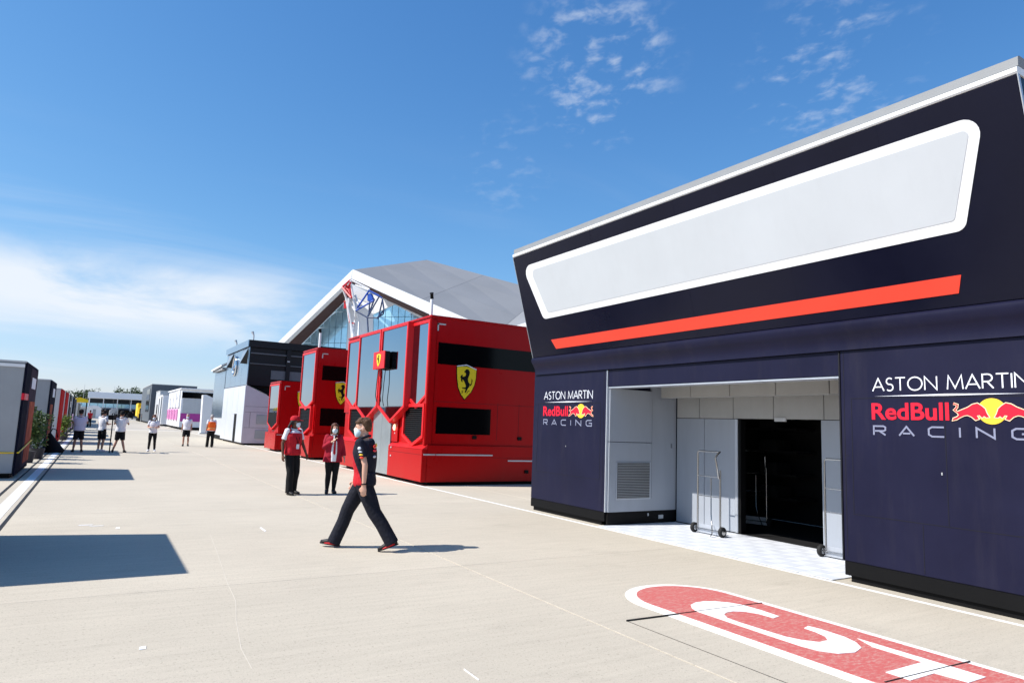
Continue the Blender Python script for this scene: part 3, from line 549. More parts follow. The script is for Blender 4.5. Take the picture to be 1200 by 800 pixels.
bx('front_pilaster', 'red', fA, 7.88, 7.92, 19.5, 19.97, 1.13, 2.0); bx('front_pilaster', 'red', fA, 7.88, 7.92, 21.63, 22.2, 1.13, 2.0)
bx('front_seam', 'seam', fA, 7.797, 7.7995, 17.45, 19.95, .84, .848)
red_side(fA, 7.84, ysA, 4.78, 14.5, (3.41, 4.03), 9.97, 1.1, 9.10, 2.93)
for x0, x1, z in ((7.84, 8.2, .855), (8.22, 10.05, .855), (10.58, 12.5, .70)): bx('step_rail', 'alu', fA, x0, x1, 17.395, 17.418, z - .02, z + .02, .004)
for x, z, y in ((9.45, 1.36, 17.48), (11.0, 1.36, 17.48), (11.25, .38, 17.42)): bx('latch_box', 'black', fA, x - .07, x + .07, y - .04, y - .001, z - .05, z + .05, .008)
for x in (10.2, 10.95): bx('panel_seam', 'seam', fA, x, x + .01, ysA - .003, ysA - .001, 1.3, 2.4)
bx('panel_seam', 'seam', fA, 8.1, 14.4, ysA - .003, ysA - .001, 2.34, 2.348); bx('panel_seam', 'seam', fA, 10.1, 14.4, 17.4165, 17.4195, .78, .786)
MB().tube([(7.98, 17.7, 4.78), (7.98, 17.7, 5.30)], .045, 12).build('roof_pipe', 'truckwhite', fA, smooth=50); MB().tube([(7.98, 17.7, 5.30), (7.96, 17.68, 5.42), (7.94, 17.66, 5.46)], [.05, .045, .06], 12).build('pipe_cap', 'black', fA, smooth=50)
sg = thing('sign_box', 'small red box sign with yellow shield fixed between the mirrored panels', 'sign', (7.5, 20.2, 3.36))
bx('sign_body', 'black', sg, 7.535, 7.695, 20.0, 20.98, 3.38, 3.92, .01); sf = bx('sign_face', 'red_trim', sg, 7.505, 7.534, 19.99, 20.99, 3.37, 3.93, .008)
def q2(p, h=0): return Vector((7.504 - h, 20.49 - (p[0] - 478) * .00155, 3.65 - (p[1] - 490) * .00122))
MB().prism([q2(p) for p in SHIELD], (-.006, 0, 0)).build('shield', 'yellow', sf); MB().prism([q2(p, .007) for p in HORSE], (-.004, 0, 0)).build('horse', 'black', sf)
for y, zb in ((20.25, 2.2), (20.9, 2.35)): MB().tube([(7.66, y, 3.36), (7.64, y + .02, 2.9), (7.65, y + .08, zb + .2), (7.66, y - .03, zb)], .012, 6).build('cable', 'black', sg, smooth=True)
fB = red_unit('narrow tall red unit with one mirrored front panel behind the masked walkers', 7.85, 29.1, 31.5, 4.78, 14.5, (7.85, 30.3, 0))
bx('roof_edge', 'red', fB, 7.87, 14.5, 29.12, 31.52, 4.70, 4.80, .035); front_panel(fB, 7.85, 29.2, 31.45, 4.68, 2.45, 2.08, 7.95)
louvre(fB, 7.84, 29.45, 31.25, 2.2, 1.35, 1.07); bx('front_skirt', 'red', fB, 7.80, 7.95, 29.08, 31.5, .1, 1.0, .012); bx('side_skirt', 'red', fB, 7.953, 14.4, 29.08, 29.3, .1, 1.08, .012)
red_side(fB, 7.85, 29.16, 4.76, 14.5, (3.4, 4.03), 10.2, 1.1, 9.1, 2.86)
bx('step_rail', 'alu', fB, 8.5, 10, 29.05, 29.078, .82, .86)
MB().tube([(8.0, 29.3, 4.78), (8.0, 29.3, 5.45)], .05, 10).build('roof_pipe', 'truckwhite', fB, smooth=50); MB().tube([(8.0, 29.3, 5.45), (7.96, 29.28, 5.62)], [.05, .06], 10).build('pipe_cap', 'black', fB, smooth=50)
fC = red_unit('lower red unit with one mirrored front panel beside the silver and black unit', 7.9, 35.75, 38.2, 3.58, 14.5, (7.9, 37, 0))
bx('roof_edge', 'red', fC, 7.92, 14.5, 35.77, 38.22, 3.50, 3.60, .035); front_panel(fC, 7.9, 35.85, 38.15, 3.48, 1.4, 1.06, 8.0)
MB().prism(hexpts(7.905, 36.0, 38.0, 1.98, 1.4, 1.17), (.02, 0, 0)).build('dark_pane', 'black', fC); bx('front_skirt', 'red', fC, 7.86, 8.0, 35.73, 38.2, .1, .95, .012)
red_side(fC, 7.9, 35.81, 3.56, 14.5, None, None, 1, 9.15, 2.62); bx('side_skirt', 'red', fC, 8.003, 14.4, 35.73, 35.9, .1, .95, .012); bx('step_rail', 'alu', fC, 7.92, 8.3, 35.7, 35.728, .84, .87)

# ------------------------------------------------------------------ black and silver unit
mc = thing('hospitality_unit', 'black and silver two storey unit with round star emblem above a narrow door', 'building', (7.6, 47.4, 0))
low_prof = [(7.6, .12), (7.6, 3.6), (8.84, 3.05), (11.5, 1.9), (13.4, 1.9), (13.4, .12)]
MB().prism([(x, 43.34, z) for x, z in low_prof], (0, 8.1, 0)).build('lower_wall', 'mauve', mc)
for (a, b) in [(43.33, 45.55), (47.45, 49.6), (49.62, 51.45)]: bx('front_panel', 'silver', mc, 7.56, 7.598, a, b - .015, .14, 3.58, .004)
bx('front_panel', 'silver', mc, 7.56, 7.598, 45.56, 47.43, 1.86, 3.58, .004); bx('narrow_door', 'black', mc, 7.57, 7.598, 45.75, 46.45, .14, 1.84); bx('front_panel', 'silver', mc, 7.56, 7.598, 46.47, 47.43, .14, 1.85, .004)
bx('plinth', 'black', mc, 7.75, 13.3, 43.5, 51.3, 0, .118)
MB().ring([(7.6, 43.33, 3.6), (8.84, 43.33, 3.05), (8.84, 43.33, 3.09), (7.6, 43.33, 3.64)], [(7.61, 43.33, 3.61), (8.83, 43.33, 3.065), (8.83, 43.33, 3.08), (7.61, 43.33, 3.63)], (0, .2, 0)).build('edge_trim', 'ltgrey', mc)
bx('upper_wall', 'blackwall', mc, 7.66, 13.4, 43.5, 51.5, 3.62, 5.93); bx('roof_fascia', 'blackwall', mc, 7.55, 13.6, 43.34, 51.6, 5.95, 6.38, .01); bx('fascia_front', 'darkglass', mc, 7.5, 7.545, 43.34, 51.6, 5.96, 6.37)
bx('undercroft', 'black', mc, 8.3, 13.35, 43.9, 51.4, 1.93, 3.61); bx('overhang_rib', 'slate', mc, 7.7, 13.5, 43.38, 43.45, 5.55, 5.62); bx('overhang_rib', 'slate', mc, 7.7, 13.5, 43.38, 43.45, 4.92, 4.97); bx('wall_lamp', 'ltgrey', mc, 9.9, 10.05, 43.3, 43.38, 5.18, 5.25)
bx('inner_wall', 'slate', mc, 9.0, 13.2, 43.42, 43.49, 4.05, 4.6); bx('inner_post', 'blackwall', mc, 9.85, 10.1, 43.33, 43.41, 3.7, 5.93)
for k, (a, b) in enumerate([(43.36, 45.4), (45.42, 47.4), (47.42, 49.4), (49.42, 51.45)]): bx('glass_pane', 'darkglass', mc, 7.60, 7.64, a, b, 3.63, 5.93, .004)
for y in (43.75, 49.0): MB().prism([(7.59, y, 5.9), (7.59, y + 1.5, 5.9), (7.28, y + .75, 4.95), ], (.0, -.0, -.04)).build('pointed_flap', 'darkglass', mc); 
for y in (43.6, 48.6): MB().prism([(7.58, y, 5.88), (7.25, y + .5, 4.95), (7.58, y, 4.9)], (0, .05, 0)).build('pointed_flap', 'black', mc)
st = MB().tube([(7.54, 47.8 + .62 * math.cos(t), 5.0 + .62 * math.sin(t)) for t in [2 * math.pi * k / 32 for k in range(33)]], .06, 8).build('star_emblem', 'chrome', mc, smooth=50)
for k in range(3):
    a = R_(90 + 120 * k); c = Vector((7.54, 47.8, 5.0)); d = Vector((0, math.cos(a), math.sin(a))); e = Vector((0, -d.z, d.y))
    MB().add([c + d * .58, c + e * .12, c - d * .1, c - e * .12, c + Vector((-.08, 0, 0)), c + Vector((.05, 0, 0))], [(0, 1, 4), (1, 2, 4), (2, 3, 4), (3, 0, 4), (1, 0, 5), (2, 1, 5), (3, 2, 5), (0, 3, 5)]).build('star_point', 'chrome', st)
for x0, x1, z0, z1 in ((8.34, 9.3, 1.28, 1.85), (8.32, 9.3, .4, .92)): bx('side_vent', 'greybox', mc, x0, x1, 43.3, 43.338, z0, z1, .005)
for z in (2.32, 1.98, 1.05): bx('panel_seam', 'seam', mc, 7.66, 9.5, 43.334, 43.339, z, z + .012)
bx('panel_seam', 'seam', mc, 7.95, 7.965, 43.334, 43.339, 1.05, 1.98)
for y in (44.0, 50.0): MB().tube([(7.9, y, 6.38), (7.9, y, 6.72), (7.82, y + .1, 6.95)], [.04, .04, .09], 8).build('roof_lamp', 'ltgrey', mc, smooth=50)
mt = thing('annex_tower', 'narrow dark glass tower with folded white awning beside the black and silver unit', 'building', (7.65, 54.3, 0))
bx('body', 'blackwall', mt, 7.68, 9.4, 51.75, 57.0, 1.6, 4.95); bx('front_glass', 'darkglass', mt, 7.62, 7.675, 51.8, 57.0, 1.6, 4.93, .004); bx('base_wall', 'silver', mt, 7.7, 9.3, 51.9, 56.8, .3, 1.58, .01); bx('base_skid', 'black', mt, 7.75, 9.2, 51.95, 56.6, 0, .29)
MB().prism([(7.3, 51.9, 5.2), (7.3, 56.8, 5.05), (8.6, 56.8, 5.75), (8.6, 51.9, 5.85)], (0, 0, .12)).build('awning', 'truckwhite', mt); bx('awning_truss', 'greybox', mt, 7.4, 8.8, 52, 56.7, 4.97, 5.15)

# ------------------------------------------------------------------ white and pink unit, units beyond
pk = thing('hospitality_unit', 'white two storey unit with pink columns and magenta side band', 'building', (8, 92, 0))
bx('body', 'truckwhite', pk, 8.0, 14.5, 84.1, 100, .25, 4.5, .03); bx('roof_cap', 'truckwhite', pk, 7.85, 14.6, 83.9, 100.2, 4.46, 4.62, .03)
bx('window_band', 'blackgloss', pk, 8.05, 14.2, 84.04, 84.098, 3.5, 4.18); bx('side_panel', 'ltgrey', pk, 8.2, 11.2, 84.05, 84.098, 1.85, 3.42, .01); bx('magenta_band', 'magenta', pk, 8.06, 10.4, 84.03, 84.098, .9, 1.8, .01)
for z in (1.55, 1.3, 1.02): bx('vent_slot', 'black', pk, 10.42, 10.62, 84.03, 84.098, z, z + .1)
bx('plinth', 'black', pk, 8.3, 14.2, 84.4, 99.8, 0, .24)
for k in range(4): bx('pink_column', 'pink', pk, 7.82, 7.99, 86.5 + 3.3 * k, 88.2 + 3.3 * k, 1.0, 2.25, .03); bx('column_slot', 'magenta', pk, 7.79, 7.818, 87.3 + 3.3 * k, 87.7 + 3.3 * k, 1.1, 2.1)
for k in range(4): bx('front_step', 'truckwhite', pk, 7.84, 7.99, 85.2 + 3.4 * k, 87.6 + 3.4 * k, 2.4, 4.4 - .22 * k, .05)
for y in (87, 91, 96): MB().ell((7.82, y, 3.55), .03, .3, .22).build('round_badge', 'ltgrey', pk, smooth=True)
wl = thing('partition_wall', 'plain white partition wall between the pink banded unit and the silver unit', 'wall', (8.3, 67.5, 0))
MB().prism([(8.2, 67, 0.02), (8.12, 67, 3.5), (8.35, 67, 3.55), (9.3, 67, 3.15), (9.3, 67, .02)], (0, 1.0, 0)).build('panel', 'truckwhite', wl, .02); bx('foot', 'ltgrey', wl, 8.1, 9.2, 66.9, 68.1, 0, .1)
def far_unit(label, m, x0, x1, y0, y1, h, grp, trims=()):
    t = thing('paddock_unit', label, 'building', ((x0 + x1) / 2, (y0 + y1) / 2, 0), 0, grp)
    bx('body', m, t, x0, x1, y0, y1, .2, h, .04); bx('skid', 'black', t, x0 + .2, x1 - .2, y0 + .2, y1 - .2, 0, .19); bx('roof_rim', 'ltgrey', t, x0 - .04, x1 + .04, y0 - .04, y1 + .04, h + .002, h + .09)
    for (mm, a, b, c, d) in trims: bx('front_band', mm, t, x0 - .06, x0 - .003, y0 + a * (y1 - y0), y0 + b * (y1 - y0), c * h, d * h)
    return t
far_unit('white slab fronted unit with thin dark pillars beyond the pink columns', 'truckwhite', 7.6, 12, 104, 112, 4.2, 'units beyond the pink columns', [('slate', .1, .3, .1, .95), ('slate', .6, .75, .1, .9)])
far_unit('tall slate grey unit rising behind the white units', 'slate', 7.3, 14, 124, 150, 6.3, 'units beyond the pink columns', [('blackgloss', .1, .4, .3, .9)])
far_unit('pale grey unit between the slate unit and white unit', 'ltgrey', 7.9, 11, 114, 122, 5.0, 'units beyond the pink columns', [('black', .2, .5, .2, .6)])
yt = thing('yellow_truck', 'bright yellow truck parked in front of the slate grey unit', 'truck', (7.6, 152, 0))
bx('box_body', 'truckyellow', yt, 6.9, 9.2, 152, 160, .9, 3.5, .08); bx('chassis', 'black', yt, 7.0, 9.1, 151.5, 160, .45, .88); MB().prism([(7.0, 149.9, .6), (7.0, 149.7, 1.6), (7.0, 150.2, 2.6), (7.0, 151.8, 2.7), (7.0, 151.8, .6)], (2.1, 0, 0)).build('cab', 'truckyellow', yt, .06)
for x in (7.02, 8.8):
    for y in (150.8, 156.5, 158.2): MB().loft([((x + d, y, .5), (0, r, 0), (0, 0, r)) for d, r in ((0, .3), (.03, .5), (.27, .5), (.3, .3))], 18).build('wheel', 'rubber', yt, smooth=50)
bx('windscreen', 'blackgloss', yt, 7.15, 8.95, 149.72, 149.9, 1.7, 2.5)

# ------------------------------------------------------------------ row of containers on the left
def container(label, y0, y1, h, xf, depth, side, front, grp='freight boxes along the white line', trims=()):
    t = thing('freight_box', label, 'container', (xf - 1, (y0 + y1) / 2, 0), 0, grp)
    bx('body', side, t, xf - depth, xf - .03, y0, y1, .12, h, .012); bx('front_wall', front, t, xf - .028, xf, y0 - .004, y1 + .004, .06, h + .02, .004)
    bx('corner_wrap', front, t, xf - .05, xf - .03, y0 - .012, y0 - .001, .1, h + .02)
    bx('skid', 'black', t, xf - depth + .1, xf - .1, y0 + .1, y1 - .1, 0, .118); bx('roof_rim', 'ltgrey', t, xf - depth - .02, xf - .032, y0 - .02, y1 + .02, h + .002, h + .05)
    for q_, (m_, a, b, c, d) in enumerate(sorted(trims, key=lambda q: q[0] != 'plum')): bx('front_print', m_, t, xf + .001, xf + .006 + .004 * q_, y0 + a * (y1 - y0), y0 + b * (y1 - y0), c, d)
    return t
c0 = container('grey freight box standing apart, casting the large shadow across the white line', 8.98, 11.72, 2.86, -1.57, 4.5, 'greybox', 'navy_matt')
c1 = container('grey freight box with navy front, orange print, red stripe and white patch', 20.65, 24.3, 2.83, -1.57, 4.6, 'greybox', 'navy_matt', trims=[('logo_white', .5, .85, 2.25, 2.55), ('plum', .36, .99, .15, 2.78), ('orange', .5, .97, .25, 1.9)][::1])
bx('red_stripe', 'logo_red', c1, -1.62, -1.565, 20.632, 20.638, 1.92, 2.08); bx('red_stripe', 'logo_red', c1, -1.563, -1.556, 20.66, 21.8, 1.92, 2.08)
MB().tube([(-2.0, 20.62, .62), (-1.7, 20.62, .62), (-1.54, 20.7, .62), (-1.53, 22.5, .72), (-1.53, 24.2, .8)], .018, 6).build('yellow_strap', 'truckyellow', c1, smooth=True)
MB().prism([(-1.563, 21.2, 2.0 + .06 * 0)] + [(-1.563, 21.35 + (.11 if k % 2 else .045) * math.cos(2 * math.pi * k / 10), 2.0 + (.08 if k % 2 else .03) * math.sin(2 * math.pi * k / 10)) for k in range(1, 10)], (.012, 0, 0)).build('star_mark', 'logo_white', c1)
bx('roof_tape', 'truckwhite', c1, -2.6, -1.62, 20.62, 20.634, 2.72, 2.8)
c2 = container('grey freight box with navy front and small white panel beside the leafy pots', 31.6, 35.4, 2.80, -1.57, 3.2, 'greybox', 'navy_matt', trims=[('logo_white', .4, .75, 2.2, 2.55), ('orange', .2, .6, .3, 1.9)])
bx('doorway', 'black', c2, -2.6, -2.25, 31.57, 31.598, .3, 2.1)
c3 = container('pale grey freight box with bright red front panel', 40.9, 44.6, 2.72, -1.57, 3.0, 'ltgrey', 'red_matt')
c4_ = container('pale grey freight box with darker red front behind the leafy bush', 47.4, 51.2, 2.72, -1.57, 3.0, 'ltgrey', 'red_matt')
c5 = container('black fronted freight box with white logo patch past the red fronted boxes', 54.5, 58.5, 2.7, -1.57, 3.0, 'ltgrey', 'black', trims=[('logo_white', .3, .6, 1.9, 2.3), ('magenta', .1, .9, .3, 1.1)])
c6 = container('navy freight box with pale side beyond the black fronted one', 62, 66, 2.7, -1.57, 3.0, 'alu', 'navy_matt', trims=[('pink', .1, .9, .3, 1.4)])
c7 = container('black freight box in front of the yellow canopy', 69, 72, 2.6, -1.57, 3.0, 'ltgrey', 'black')
yc = thing('canopy', 'small bright yellow canopy on thin posts at the end of the freight boxes', 'canopy', (-1.3, 76, 0))
MB().prism([(-2.1, 74.6, 2.45), (-.75, 74.6, 2.45), (-.75, 74.6, 2.7), (-1.4, 74.6, 2.9), (-2.1, 74.6, 2.7)], (0, 3, 0)).build('fabric', 'truckyellow', yc, .02)
for x in (-2.0, -.85):
    for y in (74.8, 77.4): MB().tube([(x, y, 0), (x, y, 2.46)], .04, 6).build('post', 'black', yc)
far_unit('long low grey unit behind the yellow canopy', 'ltgrey', -6, -2.2, 82, 110, 2.7, 'low units beyond the yellow canopy')
far_unit('dark low unit beyond the long low grey unit', 'slate', -7, -2.6, 115, 150, 2.8, 'low units beyond the yellow canopy')

# ------------------------------------------------------------------ plants and trees
def leaf_cloud(mb, c, r, n, size, rnd, up=0.3):
    for _ in range(n):
        while True:
            p = Vector((rnd.uniform(-1, 1), rnd.uniform(-1, 1), rnd.uniform(-1, 1)))
            if p.length < 1: break
        p = Vector((p.x * r[0], p.y * r[1], p.z * r[2])) + Vector(c); d = Vector((rnd.gauss(0, 1), rnd.gauss(0, 1), rnd.gauss(up, .7))).normalized(); s_ = size * rnd.uniform(.6, 1.3)
        a = d.cross(Vector((rnd.gauss(0, 1), rnd.gauss(0, 1), rnd.gauss(0, 1)))).normalized(); mb.add([p, p + d * s_ * .5 + a * s_ * .22, p + d * s_, p + d * s_ * .5 - a * s_ * .22], [(0, 1, 2, 3)])
def shrub(x, y, h, label, leafm, wd=.4, n=420, seed=1):
    rnd = random.Random(seed); t = thing('potted_shrub', label, 'plant', (x, y, 0), 0, 'potted shrubs between the freight boxes')
    MB().loft([((x, y, z), (r, 0, 0), (0, r, 0)) for z, r in ((0, .17), (.3, .23), (.36, .24), (.36, .2), (.33, .19))], 16).build('pot', 'pot', t, smooth=40)
    mb = MB()
    for k in range(6): a = rnd.uniform(0, 6.3); e = Vector((x + math.cos(a) * wd * .6, y + math.sin(a) * wd * .6, h * rnd.uniform(.6, .95))); mb.tube([(x, y, .3), Vector((x, y, .3)).lerp(e, .5) + Vector((0, 0, .1)), e], [.016, .012, .005], 5)
    mb.build('stem', 'bark', t, smooth=True); lf = MB()
    for k in range(9): leaf_cloud(lf, (x + rnd.uniform(-.5, .5) * wd, y + rnd.uniform(-.5, .5) * wd, rnd.uniform(.5, h - .25)), (wd * .55, wd * .55, .32), n // 9, .16, rnd)
    lf.build('foliage', leafm, t)
shrub(-1.75, 26.6, 1.75, 'dark leafy potted shrub beside the orange printed navy box front', 'leaf', .42, 520, 3); shrub(-1.62, 28.6, 1.6, 'dark leafy potted shrub standing between the two navy fronted boxes', 'leaf', .45, 520, 4); shrub(-2.1, 30.3, 1.8, 'dark leafy potted shrub against the second navy fronted box', 'leaf', .4, 420, 6); shrub(-1.45, 46.1, 1.5, 'bright yellow green potted bush between the red fronted boxes', 'leaf2', .5, 600, 5)
bgx = thing('equipment_bag', 'black soft equipment bag slumped on the ground by the navy box', 'bag', (-1.33, 33.2, 0))
MB().loft([((-1.3, 32.9, .0), (.33, 0, 0), (0, .3, 0)), ((-1.3, 32.9, .1), (.36, 0, 0), (0, .33, 0)), ((-1.38, 32.95, .35), (.24, 0, 0), (0, .26, 0)), ((-1.47, 33, .62), (.12, 0, 0), (0, .16, 0)), ((-1.5, 33, .75), (.05, 0, 0), (0, .08, 0))], 14).build('bag_body', 'cloth_black', bgx, smooth=True); MB().tube([(-1.5, 33, .74), (-1.42, 32.9, .95), (-1.3, 32.85, .9), (-1.22, 32.8, .6)], .02, 6).build('strap', 'cloth_black', bgx, smooth=True)
def tree(x, y, h, r, label, seed):
    rnd = random.Random(seed); t = thing('tree', label, 'tree', (x, y, 0), 0, 'trees behind the grandstand')
    tk = MB().tube([(x, y, -.05), (x + .1, y, h * .3), (x, y, h * .7)], [.3, .22, .08], 8)
    for k in range(6): a = k * 1.05; tk.tube([(x + .05, y, h * .35), (x + math.cos(a) * r * .6, y + math.sin(a) * r * .6, h * .7)], [.12, .04], 5)
    tk.build('trunk', 'bark', t, smooth=True); lf = MB()
    for k in range(26): leaf_cloud(lf, (x + rnd.gauss(0, .42) * r, y + rnd.gauss(0, .42) * r, h * rnd.uniform(.4, .95)), (r * .38, r * .38, h * .12), 34, .75, rnd)
    lf.build('crown', 'treeleaf', t)
for i, (x, y, h, r, lb) in enumerate([(-4.5, 236, 7.4, 3.0, 'round leafy tree beside the open end of the white roofed grandstand'), (-9, 240, 6.2, 3.2, 'lower tree between the round leafy tree and the freight boxes'), (-1.2, 252, 8.6, 3.2, 'tree behind the grandstand roof end nearest the freight boxes'), (6, 262, 9.4, 3.0, 'tree top showing above the middle of the grandstand roof'), (10.5, 262, 9.6, 3.2, 'tree top showing above the grandstand roof beside another'), (13.5, 262, 9.0, 3.0, 'tree top above the grandstand roof nearest the slate grey unit'), (-14, 250, 5.5, 3.5, 'low tree behind the freight boxes'), (-22, 255, 6, 4, 'broad low tree far behind the freight boxes')]): tree(x, y, h, r, lb, 20 + i)

# ------------------------------------------------------------------ grandstand, tent
gs = thing('grandstand', 'long low grandstand with flat white roof and glazed upper level', 'grandstand', (9, 235, 0))
bx('roof', 'fascia', gs, -2.5, 24, 229, 243, 5.3, 7.1, .1); bx('concourse', 'greybox', gs, -6.5, 24, 230.5, 243, 0, 2.3); bx('back_wall', 'slate', gs, -2, 24, 238, 239, 2.31, 5.28); bx('terrace', 'ltgrey', gs, -6, 24, 230.3, 231, 2.32, 2.75)
for k in range(14): bx('glass_panel', 'curtain', gs, -5.8 + k * 2.0, -3.9 + k * 2.0, 230.6, 230.7, 2.78, 3.9)
for k in range(8): MB().tube([(-2 + k * 3.5, 229.6, 0), (-2 + k * 3.5, 229.6, 5.3)], .11, 8).build('column', 'truckwhite', gs)
for x in (4.0, 8.2, 12.3, -3.6): MB().tube([(x, 233, 2), (x, 233, 9.2)], .05, 6).build('mast', 'ltgrey', gs)
for (x, y, w_, h, lb) in [(-.6, 182, 3.2, 2.9, 'white peaked marquee tent in front of the grandstand'), (4.0, 196, 2.6, 2.4, 'small pale grey tent in front of the grandstand terrace')]:
    t = thing('marquee', lb, 'tent', (x, y, 0)); MB().prism([(x - w_ / 2, y - 2, h * .78), (x + w_ / 2, y - 2, h * .78), (x + w_ * .28, y - 2, h * .95), (x, y - 2, h), (x - w_ * .28, y - 2, h * .95)], (0, 4, 0)).build('roof', 'truckwhite' if x < 0 else 'ltgrey', t)
    bx('wall', 'truckwhite' if x < 0 else 'ltgrey', t, x - w_ / 2 + .05, x + w_ / 2 - .05, y - 1.9, y + 1.9, 0, h * .78); bx('door_flap', 'greybox', t, x - .1, x + .5, y - 1.95, y - 1.91, .1, h * .7)
for i, (x, y, lg_) in enumerate([(5.6, 188, 6), (9.0, 205, 7), (2.2, 210, 6), (11, 190, 7)]):
    t = thing('parked_truck', ['dark lorry parked below the grandstand terrace', 'dark long lorry beside the grandstand columns', 'dark van parked behind the tents', 'dark lorry next to the yellow truck'][i], 'truck', (x, y, 0), 0, 'dark vehicles below the grandstand')
    bx('box_body', 'slate', t, x - 1.2, x + 1.2, y, y + lg_, .8, 2.5, .06); bx('cab', 'black', t, x - 1.15, x + 1.15, y - 1.8, y - .05, .6, 2.2, .15); bx('windscreen', 'blackgloss', t, x - 1, x + 1, y - 1.83, y - 1.8, 1.3, 1.9)
    for sx in (-1.05, .8):
        for yy in (y - 1, y + lg_ - 1): MB().loft([((x + sx + d, yy, .45), (0, r, 0), (0, 0, r)) for d, r in ((0, .3), (.03, .45), (.22, .45), (.25, .3))], 14).build('wheel', 'rubber', t, smooth=50)

# ------------------------------------------------------------------ large building with folded roof
NW = Vector((-.75, -.66, 0)).normalized(); OW = Vector((40, 110, 0)); SW = Vector((-NW.y, NW.x, 0)); BK = -NW     # the gable is turned towards the sun side
wg = thing('pit_building', 'huge building with folded grey roof, white fascia and blue glazed gable', 'building', (45, 106, 0))
def W(px, py, d=0.0): return on_plane(px, py, OW + BK * d, NW)
def S(p): return (p - OW).dot(SW)
def SP(s_, z, d): return OW + SW * s_ + BK * d + Vector((0, 0, z))
def FP(name, m_, pts, d, th=1.0): return MB().prism([W(*p, d) for p in pts], BK * th).build(name, m_, wg)
FP('fascia_left', 'fascia', [(413, 316), (262, 463), (266, 466), (411.5, 326)], 0, 1.2)
FP('fascia_right', 'fascia', [(413.5, 315.5), (582, 388.5), (545, 387), (412, 326.5)], 0, 1.2)
FP('fascia_next', 'fascia', [(583, 388.5), (640, 370), (640, 384), (583, 402)], 0, 1.2)
MB().prism([W(410, 326.8, .3), W(266, 466, .3), W(282, 474, 5.5), W(410, 347, 5.5)], (0, 0, .25)).build('soffit', 'brown', wg)
MB().prism([W(412.5, 327.3, .3), W(545, 387.5, .3), W(540, 392, 2.5), W(412, 332, 2.5)], (0, 0, .25)).build('soffit', 'brown', wg)
rA, rB, rC, rD = W(414, 316, .6), W(500, 304.5, 26), W(640, 342, 22), W(584, 388, .6)
def rq(u, v): return rA.lerp(rB, u).lerp(rD.lerp(rC, u), v)
for i, (u0, u1) in enumerate(((0, .339), (.341, .699), (.701, 1.0))):
    for v0, v1 in ((0, .499), (.501, 1)): MB().prism([rq(u0, v0), rq(u1, v0), rq(u1, v1), rq(u0, v1)], Vector((0, 0, -.5))).build('roof_sheet', 'roofgrey', wg)
MB().prism([rD + Vector((.1, .1, 0)), rC, rC + Vector((20, 0, -2)), W(640, 370, .6)], (0, 0, -.4)).build('roof_sheet', 'roofgrey', wg)
YG = 5.6
FP('gable_wall', 'mullion', [(410, 346, ), (275, 478), (275, 500), (640, 500), (640, 430), (545, 391), (412, 331)], YG + .5, 1.0)
gA, gL = W(410, 347, YG), W(282, 474, YG); sA, sL = S(gA), S(gL); sl_l = (gA.z - gL.z) / (sA - sL)
def glaze(s0, s1, step, z0, dz, top, d):
    x = s0
    while x < s1 - .2:
        x2 = min(x + step, s1); z = z0
        while z < 40:
            t0, t1 = top(x + .05), top(x2 - .05)
            if max(t0, t1) < z + .15: break
            pts = [(x + .05, z), (x2 - .05, z)] + ([(x2 - .05, min(z + dz - .08, t1))] if t1 > z else []) + ([(x + .05, min(z + dz - .08, t0))] if t0 > z else [])
            if len(pts) >= 3: MB().prism([SP(a, b_, d) for a, b_ in pts], BK * .12).build('glass_pane', 'curtain', wg)
            z += dz
        x = x2
glaze(sL, sA, 1.3, 10.0, 2.9, lambda q: gL.z + (q - sL) * sl_l - .15, YG)
FP('white_wall_panel', 'fascia', [(410.5, 346), (437, 358), (437, 430), (404, 430)], YG - .25, .2)
FP('white_wall_panel', 'wallpale', [(412, 333), (437, 345), (437, 357.5), (410.5, 345.5)], YG - .25, .2)
FP('white_wall_panel', 'fascia', [(437.5, 345), (545, 391), (545, 400), (462, 356.5), (437.5, 368)], YG - .3, .2)
gR0, gR1, xe = W(437, 368, YG), W(462, 356, YG), W(520, 384, YG); s0_, s1_, s2_ = S(gR0), S(gR1), S(xe)
glaze(s0_, s2_, 1.3, 14.5, 3.0, lambda q: gR0.z + (q - s0_) * (gR1.z - gR0.z) / (s1_ - s0_) if q < s1_ else gR1.z + (q - s1_) * (xe.z - gR1.z) / (s2_ - s1_), YG - .1)
# lattice mast in front of the gable
pm = on_plane(412, 400, OW - BK * 8, NW)
lm = thing('lattice_mast', 'tangled lattice mast of red, white and blue tubes before the glazed gable', 'sculpture', (pm.x, pm.y, 0))
def T(x, y, d=0.0): return on_plane(390 + x / 10, 320 + y / 10, OW - BK * (8 - d), NW)
def tb(nm, m_, r, *ps): MB().tube([T(*p) for p in ps], r, 6).build(nm, m_, lm, smooth=50)
for ps in ([(110, 165), (205, 80, 1)], [(110, 165), (215, 290, -1)], [(205, 80), (215, 290)], [(125, 170, 1), (180, 190), (230, 290)], [(150, 130), (190, 240, 1)], [(160, 200, 1.5), (210, 110, -1)], [(180, 420), (200, 580)], [(135, 340), (155, 330)], [(165, 150, 1), (205, 210, 0)]): tb('red_strut', 'tubered', .17, *ps)
MB().prism([T(130, 345), T(158, 330), T(158, 405), T(128, 412)], BK * .5).build('red_panel', 'tubered', lm); MB().prism([T(195, 575), T(245, 580), T(245, 592), T(195, 588)], BK * .3).build('red_panel', 'tubered', lm)
